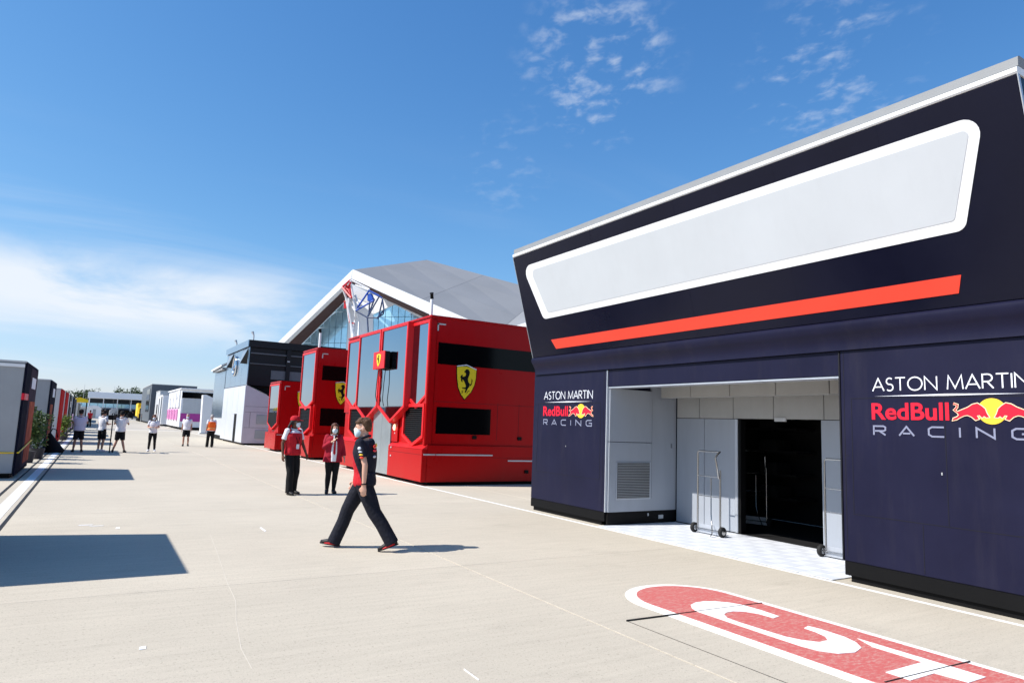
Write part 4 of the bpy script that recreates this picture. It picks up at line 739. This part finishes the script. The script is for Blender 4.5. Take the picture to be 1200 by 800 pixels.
for ps in ([(205, 80), (265, 440)], [(215, 80, 1), (430, 190, 1)], [(265, 140), (420, 200)], [(110, 165), (160, 300, 1), (265, 440)], [(165, 290), (260, 440, 1)], [(230, 290), (265, 260, 1), (300, 380)], [(240, 340, 1), (290, 380)], [(155, 300), (180, 420), (240, 740)], [(265, 440), (260, 560, 1), (235, 740)], [(180, 430), (215, 600), (225, 740)], [(265, 450), (310, 560, 1), (300, 740)], [(190, 300), (175, 420), (195, 570)]): tb('white_strut', 'tubewhite', .17, *ps)
for ps in ([(285, 410), (425, 205)], [(425, 205), (545, 265)], [(440, 215, 1), (575, 290, 1)], [(270, 440), (480, 320)]): tb('blue_strut', 'tubeblue', .14, *ps)
for ps in ([(275, 445), (405, 520)], [(405, 520), (545, 270)], [(405, 520), (520, 525)], [(405, 520), (415, 690)], [(405, 520, 1), (490, 300, 1)], [(520, 525), (600, 430, 1)], [(600, 430), (580, 300)], [(530, 540, .5), (585, 300, .5)], [(520, 525), (590, 480, 1), (600, 430)], [(430, 330), (425, 480)]): tb('dark_strut', 'tubedark', .12, *ps)
MB().prism([T(405, 245), T(440, 235), T(465, 290), T(460, 325), T(405, 325)], BK * .6).build('blue_panel', 'tubeblue', lm)
b0 = T(250, 720); MB().tube([b0, Vector((b0.x, b0.y, 0))], [.5, .9], 10).build('pylon_base', 'tubewhite', lm)

# ------------------------------------------------------------------ people
def remesh(mb, name, m, parent, vox=.008, smooth_it=4, disp=0.0):
    me = mb.mesh('tmp'); o = bpy.data.objects.new('tmp', me); COL.objects.link(o)
    r = o.modifiers.new('r', 'REMESH'); r.mode = 'VOXEL'; r.voxel_size = vox
    s = o.modifiers.new('s', 'SMOOTH'); s.iterations = smooth_it; s.factor = .5
    bpy.context.view_layer.update(); nm = bpy.data.meshes.new_from_object(o.evaluated_get(bpy.context.evaluated_depsgraph_get()))
    bpy.data.objects.remove(o); bpy.data.meshes.remove(me); nm.name = name; nm.shade_smooth(); nm.materials.clear(); nm.materials.append(M[m] if isinstance(m, str) else m); return link(name, nm, parent)
BASE = dict(pel=(0, 0, .95), chest=(0, 0, 1.32), neck=(0, -.01, 1.49), head=(0, .02, 1.665),
            hipL=(-.09, 0, .92), knL=(-.1, .01, .50), anL=(-.1, -.02, .09), toeL=(-.12, .16, .03), hipR=(.09, 0, .92), knR=(.1, .01, .50), anR=(.1, -.02, .09), toeR=(.12, .16, .03),
            shL=(-.18, -.01, 1.44), elL=(-.23, -.02, 1.15), wrL=(-.235, .06, .90), shR=(.18, -.01, 1.44), elR=(.23, -.02, 1.15), wrR=(.235, .06, .90), handL=None, handR=None, head_yaw=0.0, twist=0.0)
def person(label, loc, heading, pose, fit, height=1.78, vox=.010, group=None):
    """heading: direction the body faces, degrees counter-clockwise from +x"""
    J = {k: (Vector(v) if isinstance(v, tuple) else v) for k, v in {**BASE, **pose}.items()}
    t = thing('person', label, 'person', loc, R_(heading - 90), group); t.scale = (height / 1.78,) * 3
    fw = Vector((0, 1, 0)); sk = fit.get('skin', 'skin'); g_ = fit.get('girth', 1.0)
    hipu = (J['hipR'] - J['hipL']).normalized(); shu = (J['shR'] - J['shL']).normalized()
    def trunk(mb, grow, z0=0.0, z1=1.0, top=True):
        prof = [(-.16, .15, .105), (-.06, .168, .12), (.0, .168, .12), (.3, .148, .108), (.55, .16, .118), (.8, .178, .12), (1.0, .182, .115), (1.22, .165, .10), (1.38, .11, .08), (1.48, .07, .066)]
        rings = []
        for f, a, b in prof:
            if f < z0 or f > z1: continue
            base, chest, neck = J['pel'], J['chest'], J['neck']
            c = base.lerp(chest, f) if f <= 1 else chest.lerp(neck, (f - 1) / .48)
            u = hipu.lerp(shu, max(0, min(1, f))).normalized(); up = (neck - base).normalized(); v = up.cross(u).normalized()
            rings.append((c, u * (a * g_ + grow), v * (b * g_ + grow)))
        return mb.loft(rings, 20)
    def leg(mb, s, rs, upto=1.0, ext=0.0):
        h, k, a = J['hip' + s], J['kn' + s], J['an' + s]; m1 = h.lerp(k, .5); m2 = k.lerp(a, .4) + Vector((0, -.012, 0)); e = a + (a - k).normalized() * ext
        pts = [h + Vector((0, 0, .05)), h, m1, k, m2, e] if upto >= 1 else [h + Vector((0, 0, .05)), h, m1, h.lerp(k, upto)]
        return mb.tube(pts, [rs[0], rs[0], rs[1], rs[2], rs[3], rs[4]][:len(pts)], 14)
    def arm(mb, s, rs, upto=2.0):
        h, k, a = J['sh' + s], J['el' + s], J['wr' + s]
        if upto >= 2: pts = [h, h.lerp(k, .5), k, k.lerp(a, .35), a]; rr = rs
        elif upto > 1: pts = [h, h.lerp(k, .5), k, k.lerp(a, upto - 1)]; rr = rs[:3] + [rs[3]]
        else: pts = [h, h.lerp(k, upto * .5), h.lerp(k, upto)]; rr = rs[:3]
        mb.tube(pts, rr, 12); return mb.ell(h, rs[0] * 1.05, rs[0] * 1.05, rs[0] * 1.05, 12, 7)
    def hand(mb, s):
        w_ = J['wr' + s]; d = (w_ - J['el' + s]).normalized(); hd = J['hand' + s]
        if hd is not None: d = hd.normalized()
        ref = fw if abs(d.dot(fw)) < .8 else Vector((0, 0, 1)); sp = (ref - d * ref.dot(d)).normalized(); nrm = d.cross(sp).normalized(); inn = nrm if (nrm.x < 0) == (s == 'R') else -nrm
        mb.loft([(w_ - d * .02, sp * .026, nrm * .021), (w_ + d * .02, sp * .034, nrm * .019), (w_ + d * .06, sp * .042, nrm * .018), (w_ + d * .095, sp * .04, nrm * .015)], 12)
        for i, ln in enumerate((.068, .078, .072, .056)):
            b = w_ + d * .088 + sp * (.031 - .0205 * i); c1 = b + d * ln * .5 + inn * .006; c2 = b + d * ln * .85 + inn * .028
            mb.tube([b - d * .02, c1, c2], [.0098, .0092, .008], 8)
        b = w_ + d * .03 + sp * .032; mb.tube([b - sp * .01, b + sp * .022 + d * .03 + inn * .008, b + sp * .022 + d * .06 + inn * .018], [.014, .011, .009], 8)
    def hrot(): return Matrix.Rotation(R_(J['head_yaw']), 3, 'Z')
    HR = hrot() * 1.07; hc = J['head'] + Vector((0, 0, -.012))
    def HP(x, y, z): return hc + HR @ Vector((x, y, z))
    body = MB(); trunk(body, -.012)
    for s in 'LR': leg(body, s, [.078, .072, .052, .052, .036]); arm(body, s, [.048, .044, .037, .036, .026]); hand(body, s); body.loft([(J['an' + s] + Vector((0, 0, .03)), (.035, 0, 0), (0, .04, 0)), (J['an' + s] - Vector((0, 0, .04)), (.03, 0, 0), (0, .045, 0))], 10)
    body.tube([J['neck'] - Vector((0, 0, .05)), J['neck'] + Vector((0, .005, .03)), hc + HR @ Vector((0, -.02, -.06))], [.062, .056, .054], 14)
    body.loft([(HP(0, y, z), HR @ Vector((a, 0, 0)), HR @ Vector((0, b, 0))) for z, a, b, y in ((-.122, .022, .026, .05), (-.11, .04, .042, .042), (-.085, .052, .066, .026), (-.05, .062, .084, .012), (-.01, .069, .093, .002), (.03, .074, .098, -.004), (.065, .071, .094, -.008), (.095, .056, .076, -.012), (.113, .032, .045, -.014), (.12, .01, .014, -.014))], 18)
    body.tube([HP(0, .088, .018), HP(0, .106, -.012), HP(0, .113, -.026), HP(0, .09, -.034)], [.009, .011, .014, .010], 8)
    for sx in (-1, 1): body.ell(HP(sx * .074, -.012, -.008), .011, .02, .032, 8, 6)
    bo = remesh(body, 'body', sk, t, vox * .8, 3)
    for sx in (-1, 1): MB().ell(HP(sx * .03, .083, .012), .013, .010, .007, 8, 6).build('eye', 'eye', t, smooth=True, local=True)
    MB().tube([HP(-.022, .084, -.062), HP(0, .09, -.063), HP(.022, .084, -.062)], [.004, .006, .004], 6).build('mouth', 'cloth_darkred', t, smooth=True, local=True) if not fit.get('mask') else None
    # trousers / shorts
    tro = MB(); trunk(tro, .012, -1, .32); lg = fit.get('leg', 'trousers')
    for s in 'LR':
        if lg == 'shorts': leg(tro, s, [.098, .098, .095, 0, 0], upto=.92)
        elif lg == 'slim': leg(tro, s, [.094 * g_, .088 * g_, .064 * g_, .062 * g_, .046], ext=-.02)
        else: th_ = fit.get('thick', 1.0); leg(tro, s, [.102 * th_, .10 * th_, .084 * th_, .08 * th_, .082 * th_], ext=.045)
    remesh(tro, 'shorts' if lg == 'shorts' else 'trousers', fit.get('leg_mat', 'cloth_black'), t, vox, 3)
    # shirt
    sh = MB(); trunk(sh, .016, fit.get('hem', -.16), 1.4); sl_ = fit.get('sleeve', .62)
    sh.loft([(J['pel'] + (J['chest'] - J['pel']) * -.10, hipu * (.186 * g_), fw * (.135 * g_)), (J['pel'] + (J['chest'] - J['pel']) * .1, hipu * (.182 * g_), fw * (.132 * g_)), (J['pel'] + (J['chest'] - J['pel']) * .3, hipu * (.172 * g_), fw * (.128 * g_))], 18)
    for s in 'LR': arm(sh, s, [.066, .064, .066, .05, .042] if sl_ <= 1 else [.066, .058, .055, .052, .045], upto=sl_)
    so_ = remesh(sh, fit.get('top_name', 'shirt'), fit.get('top', 'cloth_white'), t, vox, 3)
    if fit.get('collar', True): MB().tube([J['neck'] + Vector((.074 * math.cos(a_), .07 * math.sin(a_) + .004, .004 - .022 * math.sin(a_))) for a_ in [2 * math.pi * k / 16 for k in range(17)]], .017, 8).build('collar', fit.get('top', 'cloth_white'), t, smooth=True, local=True)
    # shoes
    for s in 'LR':
        a, toe = J['an' + s], J['toe' + s]; d = (toe - a); dh = Vector((d.x, d.y, d.z + .06)).normalized(); side = dh.cross(Vector((0, 0, 1))).normalized(); up = side.cross(dh)
        heel = a - dh * .075 - up * .045
        mbs = MB().loft([(heel + dh * x + up * z, side * wd, up * hh) for x, z, wd, hh in ((-.005, .01, .02, .02), (.012, .018, .034, .038), (.06, .022, .039, .046), (.11, .018, .042, .042), (.17, .008, .047, .032), (.225, 0, .043, .024), (.262, -.004, .025, .016), (.27, -.006, .01, .008))], 14)
        mbs.tube([a + Vector((0, 0, .02)), a - up * .03], [.046, .05], 12)
        sh_o = mbs.build('shoe', fit.get('shoe', 'shoe'), t, smooth=60, local=True)
        MB().loft([(heel + dh * x - up * .026, side * wd, up * .011) for x, wd in ((-.01, .018), (.012, .037), (.07, .041), (.12, .043), (.18, .049), (.235, .043), (.268, .022), (.276, .008))], 14).build('sole', fit.get('sole', 'shoe'), sh_o, smooth=60, local=True)
        if fit.get('shoe_side'): MB().loft([(heel + dh * x + up * (z - .008), side * (wd + .004), up * hh) for x, z, wd, hh in ((.03, .0, .034, .012), (.08, .004, .04, .026), (.13, .0, .043, .024), (.18, -.004, .047, .014), (.2, -.006, .046, .006))], 14).build('shoe_flash', fit['shoe_side'], sh_o, smooth=60, local=True)
    # hair, mask, extras
    hk = fit.get('hair_kind', 'short'); hb = MB()
    if hk in ('short', 'quiff'):
        hb.loft([(HP(0, y, z), HR @ Vector((a, 0, 0)), HR @ Vector((0, b, 0))) for z, a, b, y in ((-.045, .05, .03, -.072), (-.01, .073, .055, -.052), (.03, .079, .078, -.036), (.06, .08, .088, -.02), (.095, .07, .086, -.012), (.122, .05, .066, -.01), (.134, .02, .03, -.01))], 18)
        if hk == 'quiff':
            rnd = random.Random(3)
            for k in range(34): x_, y_ = rnd.uniform(-.06, .06), rnd.uniform(-.08, .075); hb.ell(HP(x_, y_, .11 + rnd.uniform(-.012, .02) - (x_ * x_ + (y_ + .01) ** 2) * 5.5), .026, .03, .024, 10, 6)
    elif hk == 'long':
        hb.loft([(HP(0, y, z), HR @ Vector((a, 0, 0)), HR @ Vector((0, b, 0))) for z, a, b, y in ((-.17, .06, .025, -.06), (-.14, .085, .05, -.05), (-.06, .094, .066, -.04), (.02, .09, .082, -.026), (.065, .088, .102, -.012), (.1, .075, .094, -.01), (.128, .045, .06, -.01), (.138, .015, .02, -.01))], 18)
        for sx in (-1, 1): hb.tube([HP(sx * .06, .05, .08), HP(sx * .082, .04, .0), HP(sx * .085, .03, -.09), HP(sx * .07, .02, -.15)], [.022, .024, .026, .015], 10)
    elif hk == 'bushy':
        rnd = random.Random(5)
        for k in range(26): a = rnd.uniform(0, 6.28); z = rnd.uniform(-.02, .12); r = .085; hb.ell(HP(math.cos(a) * r * .95, math.sin(a) * r * .95 - .03 if math.sin(a) > .3 else math.sin(a) * r - .02, z), .045, .045, .045, 8, 6)
    elif hk == 'dreads':
        hb.loft([(HP(0, y, z), HR @ Vector((a, 0, 0)), HR @ Vector((0, b, 0))) for z, a, b, y in ((-.06, .07, .05, -.06), (.0, .08, .07, -.035), (.05, .08, .09, -.015), (.08, .06, .07, -.01))], 16)
        rnd = random.Random(9)
        for k in range(22): a = rnd.uniform(-.9, .9); x_ = math.sin(a) * .075; hb.tube([HP(x_, -.06 - rnd.uniform(0, .03), .02), HP(x_ * 1.15, -.11 - rnd.uniform(0, .03), -.1), HP(x_ * 1.3, -.12 - rnd.uniform(0, .05), -.24 - rnd.uniform(0, .12))], [.016, .015, .009], 7)
    if hk != 'bald': remesh(hb, 'hair', fit.get('hair', 'hair'), t, max(.007, vox * .8), 2)
    if fit.get('mask'):
        mk = MB().loft([(HP(0, y, z), HR @ Vector((a, 0, 0)), HR @ Vector((0, b, 0))) for z, a, b, y in ((-.118, .03, .03, .058), (-.1, .052, .05, .052), (-.06, .066, .066, .044), (-.03, .064, .07, .042), (-.008, .05, .064, .042), (.0, .03, .05, .045))], 18).build('face_mask', 'mask', t, smooth=True, local=True)
        for sx in (-1, 1): MB().tube([HP(sx * .06, .06, -.03), HP(sx * .077, .0, -.005)], .003, 5).build('mask_loop', 'mask', mk, local=True)
    if fit.get('cap'):
        cp = MB().loft([(HP(0, y, z), HR @ Vector((a, 0, 0)), HR @ Vector((0, b, 0))) for z, a, b, y in ((.035, .086, .106, -.006), (.07, .086, .105, -.008), (.105, .072, .09, -.01), (.13, .045, .06, -.01), (.14, .015, .02, -.01))], 18).build('cap', fit['cap'], t, smooth=True, local=True)
        MB().loft([(HP(0, .085, .045), HR @ Vector((.075, 0, 0)), HR @ Vector((0, 0, .008))), (HP(0, .13, .04), HR @ Vector((.07, 0, 0)), HR @ Vector((0, 0, .006))), (HP(0, .165, .032), HR @ Vector((.045, 0, 0)), HR @ Vector((0, 0, .005)))], 14).build('peak', fit['cap'], cp, smooth=True, local=True)
    return t, J, dict(trunk=trunk, arm=arm, leg=leg, HP=HP, shu=shu, hipu=hipu)

# material for the walker's two-tone shirt (red lower front panel is part of the garment)
def two_tone():
    m = M['cloth_navy'].copy(); m.name = 'navy_shirt_with_red_front'; t = m.node_tree; b = t.nodes['Principled BSDF']
    tc_ = t.nodes.new('ShaderNodeTexCoord'); sp = t.nodes.new('ShaderNodeSeparateXYZ'); t.links.new(tc_.outputs['Object'], sp.inputs[0])
    a = t.nodes.new('ShaderNodeMath'); a.operation = 'MULTIPLY'; a.inputs[1].default_value = 2.2; t.links.new(sp.outputs['Y'], a.inputs[0])
    c = t.nodes.new('ShaderNodeMath'); c.operation = 'SUBTRACT'; t.links.new(a.outputs[0], c.inputs[0]); t.links.new(sp.outputs['Z'], c.inputs[1])
    d = t.nodes.new('ShaderNodeMath'); d.operation = 'GREATER_THAN'; d.inputs[1].default_value = -.98; t.links.new(c.outputs[0], d.inputs[0])
    mx = t.nodes.new('ShaderNodeMix'); mx.data_type = 'RGBA'; mx.inputs[6].default_value = (.006, .0075, .018, 1); mx.inputs[7].default_value = (.50, .012, .022, 1); t.links.new(d.outputs[0], mx.inputs[0]); t.links.new(mx.outputs[2], b.inputs['Base Color']); return m
M['team_shirt'] = two_tone()
# walker in navy: heading away to the left
walk = dict(pel=(0, -.02, .90), chest=(0, .0, 1.29), neck=(0, .01, 1.485), head=(0, .045, 1.625), hipL=(-.085, -.03, .88), knL=(-.085, -.20, .50), anL=(-.08, -.44, .145), toeL=(-.09, -.30, .03), hipR=(.085, .02, .88), knR=(.085, .21, .50), anR=(.085, .36, .10), toeR=(.1, .55, .06),
            shL=(-.185, .03, 1.41), elL=(-.245, -.075, 1.13), wrL=(-.24, -.075, .87), shR=(.175, -.02, 1.41), elR=(.22, .03, 1.12), wrR=(.17, .14, .89), head_yaw=6)
fr_, bk_ = PG(383, 641), PG(455, 646)
wt, wJ, wf = person('person in navy and red team shirt walking in dark trousers with pale mask', ((fr_.x + bk_.x) / 2 + .02, (fr_.y + bk_.y) / 2, 0), 146, walk, dict(girth=1.18, thick=1.12, top=M['team_shirt'], leg_mat='cloth_navy', shoe='shoe', shoe_side='shoe_red', sole='shoe', mask=True, hair_kind='quiff', sleeve=.68), 1.79, .008)
for i, (y, z, m_, rx, rz) in enumerate([(.0, 1.345, 'logo_white', .02, .02), (-.005, 1.30, 'logo_white', .022, .009), (-.01, 1.262, 'logo_yellow', .022, .011), (-.012, 1.225, 'stripe', .024, .012)]):
    MB().ell((-(.185 + .06 * (1.41 - z) / .28 + .062), .03 - .105 * (1.41 - z) / .28 + .005, z), .010, rx * 1.25, rz * 1.15, 12, 6).build('sleeve_badge', m_, wt, smooth=True, local=True)
for (x, z, m_, rx, rz) in [(-.05, 1.37, 'stripe', .05, .022), (0.0, 1.385, 'logo_yellow', .02, .024), (-.03, 1.315, 'logo_red', .07, .014), (-.03, 1.235, 'logo_white', .06, .014)]:
    MB().ell((x * 1.3, -.147, z), rx * 1.35, .014, rz * 1.3, 14, 6).build('back_print', m_, wt, smooth=True, local=True)
MB().tube([wJ['wrL'] + Vector((.03 * math.cos(t), .03 * math.sin(t), .012)) for t in [2 * math.pi * k / 14 for k in range(15)]], .009, 6).build('wrist_band', 'black', wt, smooth=True, local=True)
MB().box(.11, .15, .12, .15, .86, .95).build('pass_card', 'logo_white', wt, .004, local=True)
# person in red vest with dreadlocks
st1 = dict(knL=(-.1, .05, .50), anL=(-.11, -.02, .09), toeL=(-.14, .15, .03), knR=(.1, .10, .50), anR=(.10, .10, .09), toeR=(.13, .28, .03), elL=(-.24, .04, 1.16), wrL=(-.26, .16, .93), elR=(.25, -.06, 1.16), wrR=(.27, .0, .90), head_yaw=52)
p = PG(339, 579)
v1, vJ, vf = person('person in red vest and red cap with long dreadlocks walking beside another', (p.x, p.y, 0), 296, st1, dict(skin='skin_dark', top='cloth_white', leg_mat='cloth_black', hair='hair_black', hair_kind='dreads', cap='cloth_red', mask=True, sleeve=.7, girth=1.05), 1.76, .010)
ve = MB(); vf['trunk'](ve, .034, -.16, 1.3); ve.ell(vJ['shL'] + Vector((.03, 0, .0)), .06, .075, .06); ve.ell(vJ['shR'] + Vector((-.03, 0, 0)), .06, .075, .06); remesh(ve, 'vest', 'cloth_red', v1, .010, 3)
MB().tube([(-.07, .05, 1.46), (-.05, .155, 1.3), (0, .165, 1.15), (.05, .155, 1.3), (.07, .05, 1.46)], .008, 6).build('lanyard', 'black', v1, smooth=True, local=True); MB().box(-.04, .04, .16, .168, 1.04, 1.15).build('pass_card', 'logo_white', v1, .003, local=True)
# person in red jacket holding a recorder
st2 = dict(knL=(-.085, .03, .50), anL=(-.075, -.02, .09), toeL=(-.1, .14, .03), knR=(.085, .03, .50), anR=(.10, .03, .09), toeR=(.13, .20, .03), shL=(-.165, -.01, 1.43), shR=(.165, -.01, 1.43), elR=(.25, .04, 1.17), wrR=(.06, .22, 1.33), handR=Vector((-.5, .3, .6)), elL=(-.245, -.02, 1.15), wrL=(-.28, .05, .92))
p = PG(387, 578)
j1, jJ, jf = person('person in crimson jacket and red tie holding a small recorder up to the mask', (p.x, p.y, 0), 262, st2, dict(skin='skin', top='cloth_white', leg='slim', leg_mat='cloth_black', hair='hair_red', hair_kind='long', mask=True, sleeve=.5, hem=.0, girth=1.13), 1.63, .010)
jk = MB(); jf['trunk'](jk, .035, -.16, 1.4); jk.loft([((0, 0, .80), (.25, 0, 0), (0, .165, 0)), ((0, 0, .9), (.235, 0, 0), (0, .16, 0)), ((0, 0, 1.1), (.205, 0, 0), (0, .15, 0))], 16)
for s in 'LR': jf['arm'](jk, s, [.072, .066, .062, .058, .05], upto=1.85)
jo = remesh(jk, 'jacket', 'cloth_darkred', j1, .010, 3)
MB().loft([((0, .155, .82), (.06, 0, 0), (0, .03, 0)), ((0, .158, 1.05), (.075, 0, 0), (0, .03, 0)), ((0, .165, 1.3), (.06, 0, 0), (0, .03, 0)), ((0, .1, 1.46), (.03, 0, 0), (0, .025, 0))], 12).build('shirt_front', 'cloth_white', j1, smooth=True, local=True)
MB().prism([(-.022, .192, 1.41), (.022, .192, 1.41), (.03, .197, 1.03), (0, .197, .98), (-.03, .197, 1.03)], (0, .008, 0)).build('tie', 'cloth_red', j1, .003, local=True)
rc = thing('voice_recorder', 'small black recorder held up by the person in the crimson jacket', 'recorder', Vector((p.x, p.y, 0)) + Matrix.Rotation(R_(172), 3, 'Z') @ Vector((.0, .255, 1.34)) * (1.63 / 1.78), R_(172))
MB().box(-.022, .022, -.012, .012, 0, .11).build('case', 'black', rc, .004, local=True); MB().ell((0, 0, .12), .022, .022, .022).build('foam_tip', 'black', rc, smooth=True, local=True)
# film crew and others further back
PW = lambda dx=0, st=.12: dict(knL=(-.11, .02, .50), anL=(-st - .02, -.02, .09), toeL=(-st - .06, .15, .03), knR=(.11, .02, .50), anR=(st + .02, -.02, .09), toeR=(st + .06, .15, .03))
up_arms = dict(elL=(-.27, .10, 1.22), wrL=(-.14, .30, 1.42), handL=Vector((.3, .6, .5)), elR=(.27, .10, 1.22), wrR=(.14, .30, 1.42), handR=Vector((-.3, .6, .5)))
bent = dict(elL=(-.24, .02, 1.17), wrL=(-.1, .26, 1.18), handL=Vector((.6, .6, 0)), elR=(.24, .02, 1.17), wrR=(.1, .26, 1.18), handR=Vector((-.6, .6, 0)))
G1 = 'people standing further down the paddock'
def far(label, px, py, heading, pose, fit, h): p = PG(px, py); return person(label, (p.x, p.y, 0), heading, pose, fit, h, .014, G1)
far('broad person in pale lilac T-shirt and black shorts seen from behind', 90, 529.5, 95, {**PW(0, .13), **up_arms}, dict(top='cloth_lilac', leg='shorts', leg_mat='cloth_black', skin='skin_tan', hair='hair_black', girth=1.2, hair_kind='short', cap='cloth_black'), 1.74)
far('person with bushy black hair in white T-shirt and black shorts beside a monopod', 117, 529, 40, {**PW(0, .08), **bent}, dict(top='cloth_white', leg='shorts', leg_mat='cloth_black', skin='skin_tan', hair='hair_black', hair_kind='bushy', shoe='shoe_white', sole='shoe_white'), 1.76)
far('camera operator in white T-shirt and black shorts with wide stance', 138.5, 530, 80, {**PW(0, .2), **up_arms}, dict(top='cloth_white', leg='shorts', leg_mat='cloth_black', skin='skin_tan', hair='hair_black', hair_kind='short', cap='cloth_black', girth=1.08), 1.74)
far('person in white T-shirt and long black leggings with white shoes', 177, 529, 262, {**PW(0, .11), **bent}, dict(top='cloth_white', leg='slim', leg_mat='cloth_black', hair='hair_red', hair_kind='long', shoe='shoe_white', sole='shoe_white', mask=True), 1.63)
far('person in white T-shirt and black shorts walking past the pink banded unit', 217, 522.5, 258, {**PW(0, .1), 'knR': (.11, .10, .5), 'anR': (.11, .12, .09), 'toeR': (.12, .3, .03)}, dict(top='cloth_white', leg='shorts', leg_mat='cloth_black', skin='skin_tan', hair='hair_grey', mask=True, girth=1.15), 1.72)
ob = far('person in orange high visibility vest and black trousers seen from behind', 245.5, 524, 98, {**PW(0, .08), 'knL': (-.1, .1, .5), 'anL': (-.1, .16, .09), 'toeL': (-.1, .34, .03)}, dict(top='cloth_white', leg_mat='cloth_black', hair='hair_grey', skin='skin_tan', girth=1.08), 1.74)
ve = MB(); ob[2]['trunk'](ve, .035, -.1, 1.3); remesh(ve, 'safety_vest', 'hivis', ob[0], .014, 3)
MB().loft([((0, 0, 1.0), (.205, 0, 0), (0, .155, 0)), ((0, 0, 1.05), (.205, 0, 0), (0, .155, 0))], 18).build('reflective_band', 'reflect', ob[0], local=True)
# cameras
def video_camera(x, y, z, rz, label, leg=True):
    t = thing('video_camera', label, 'camera', (x, y, 0), rz, 'shoulder video cameras'); t.scale = (1.35, 1.35, 1.0)
    MB().box(-.07, .07, -.22, .18, z, z + .2).build('camera_body', 'black', t, .02, local=True); MB().tube([(0, .18, z + .1), (0, .36, z + .1), (0, .40, z + .1)], [.05, .055, .07], 14).build('lens', 'black', t, smooth=40, local=True); MB().tube([(0, -.1, z + .2), (0, -.08, z + .27), (0, .1, z + .27), (0, .12, z + .2)], .014, 6).build('handle', 'black', t, smooth=50, local=True)
    MB().box(-.13, -.075, -.02, .1, z + .12, z + .2).build('viewfinder', 'black', t, .01, local=True); MB().tube([(.05, .1, z + .22), (.05, .36, z + .24)], .025, 8).build('microphone', 'rubber', t, smooth=40, local=True)
    if leg: MB().tube([(0, 0, 0), (0, 0, z)], .018, 8).build('monopod', 'black', t, smooth=40, local=True)
p = PG(128, 530); video_camera(p.x, p.y, 1.36, R_(-20), 'video camera on a black monopod between two people in white T-shirts')
p = PG(147.5, 530); video_camera(p.x, p.y, 1.48, R_(5), 'black shoulder video camera held up by the operator with wide stance', False)
# far figures
for i, (px, py, m_, lm_) in enumerate([(104, 500, 'cloth_red', 'cloth_black'), (163, 493.5, 'cloth_black', 'cloth_black'), (166.5, 494, 'cloth_navy', 'cloth_black'), (171, 493, 'cloth_black', 'cloth_navy'), (155, 491, 'cloth_black', 'cloth_black'), (182, 497, 'cloth_white', 'cloth_black')]):
    p = PG(px, py); lb = ['distant person in red top behind the broad lilac shirted person', 'distant dark clothed person a few steps from the yellow truck', 'distant person in navy top in front of the yellow truck', 'distant person in black top and navy trousers by the yellow truck', 'distant dark clothed person before the parked lorries', 'distant person in white top beside the pink columns'][i]
    person(lb, (p.x, p.y, 0), random.uniform(0, 360), {**PW(0, .1)}, dict(top=m_, leg_mat=lm_, hair='hair_black', skin='skin_tan'), 1.75, .02, 'distant people at the end of the paddock')
bpy.context.view_layer.update()
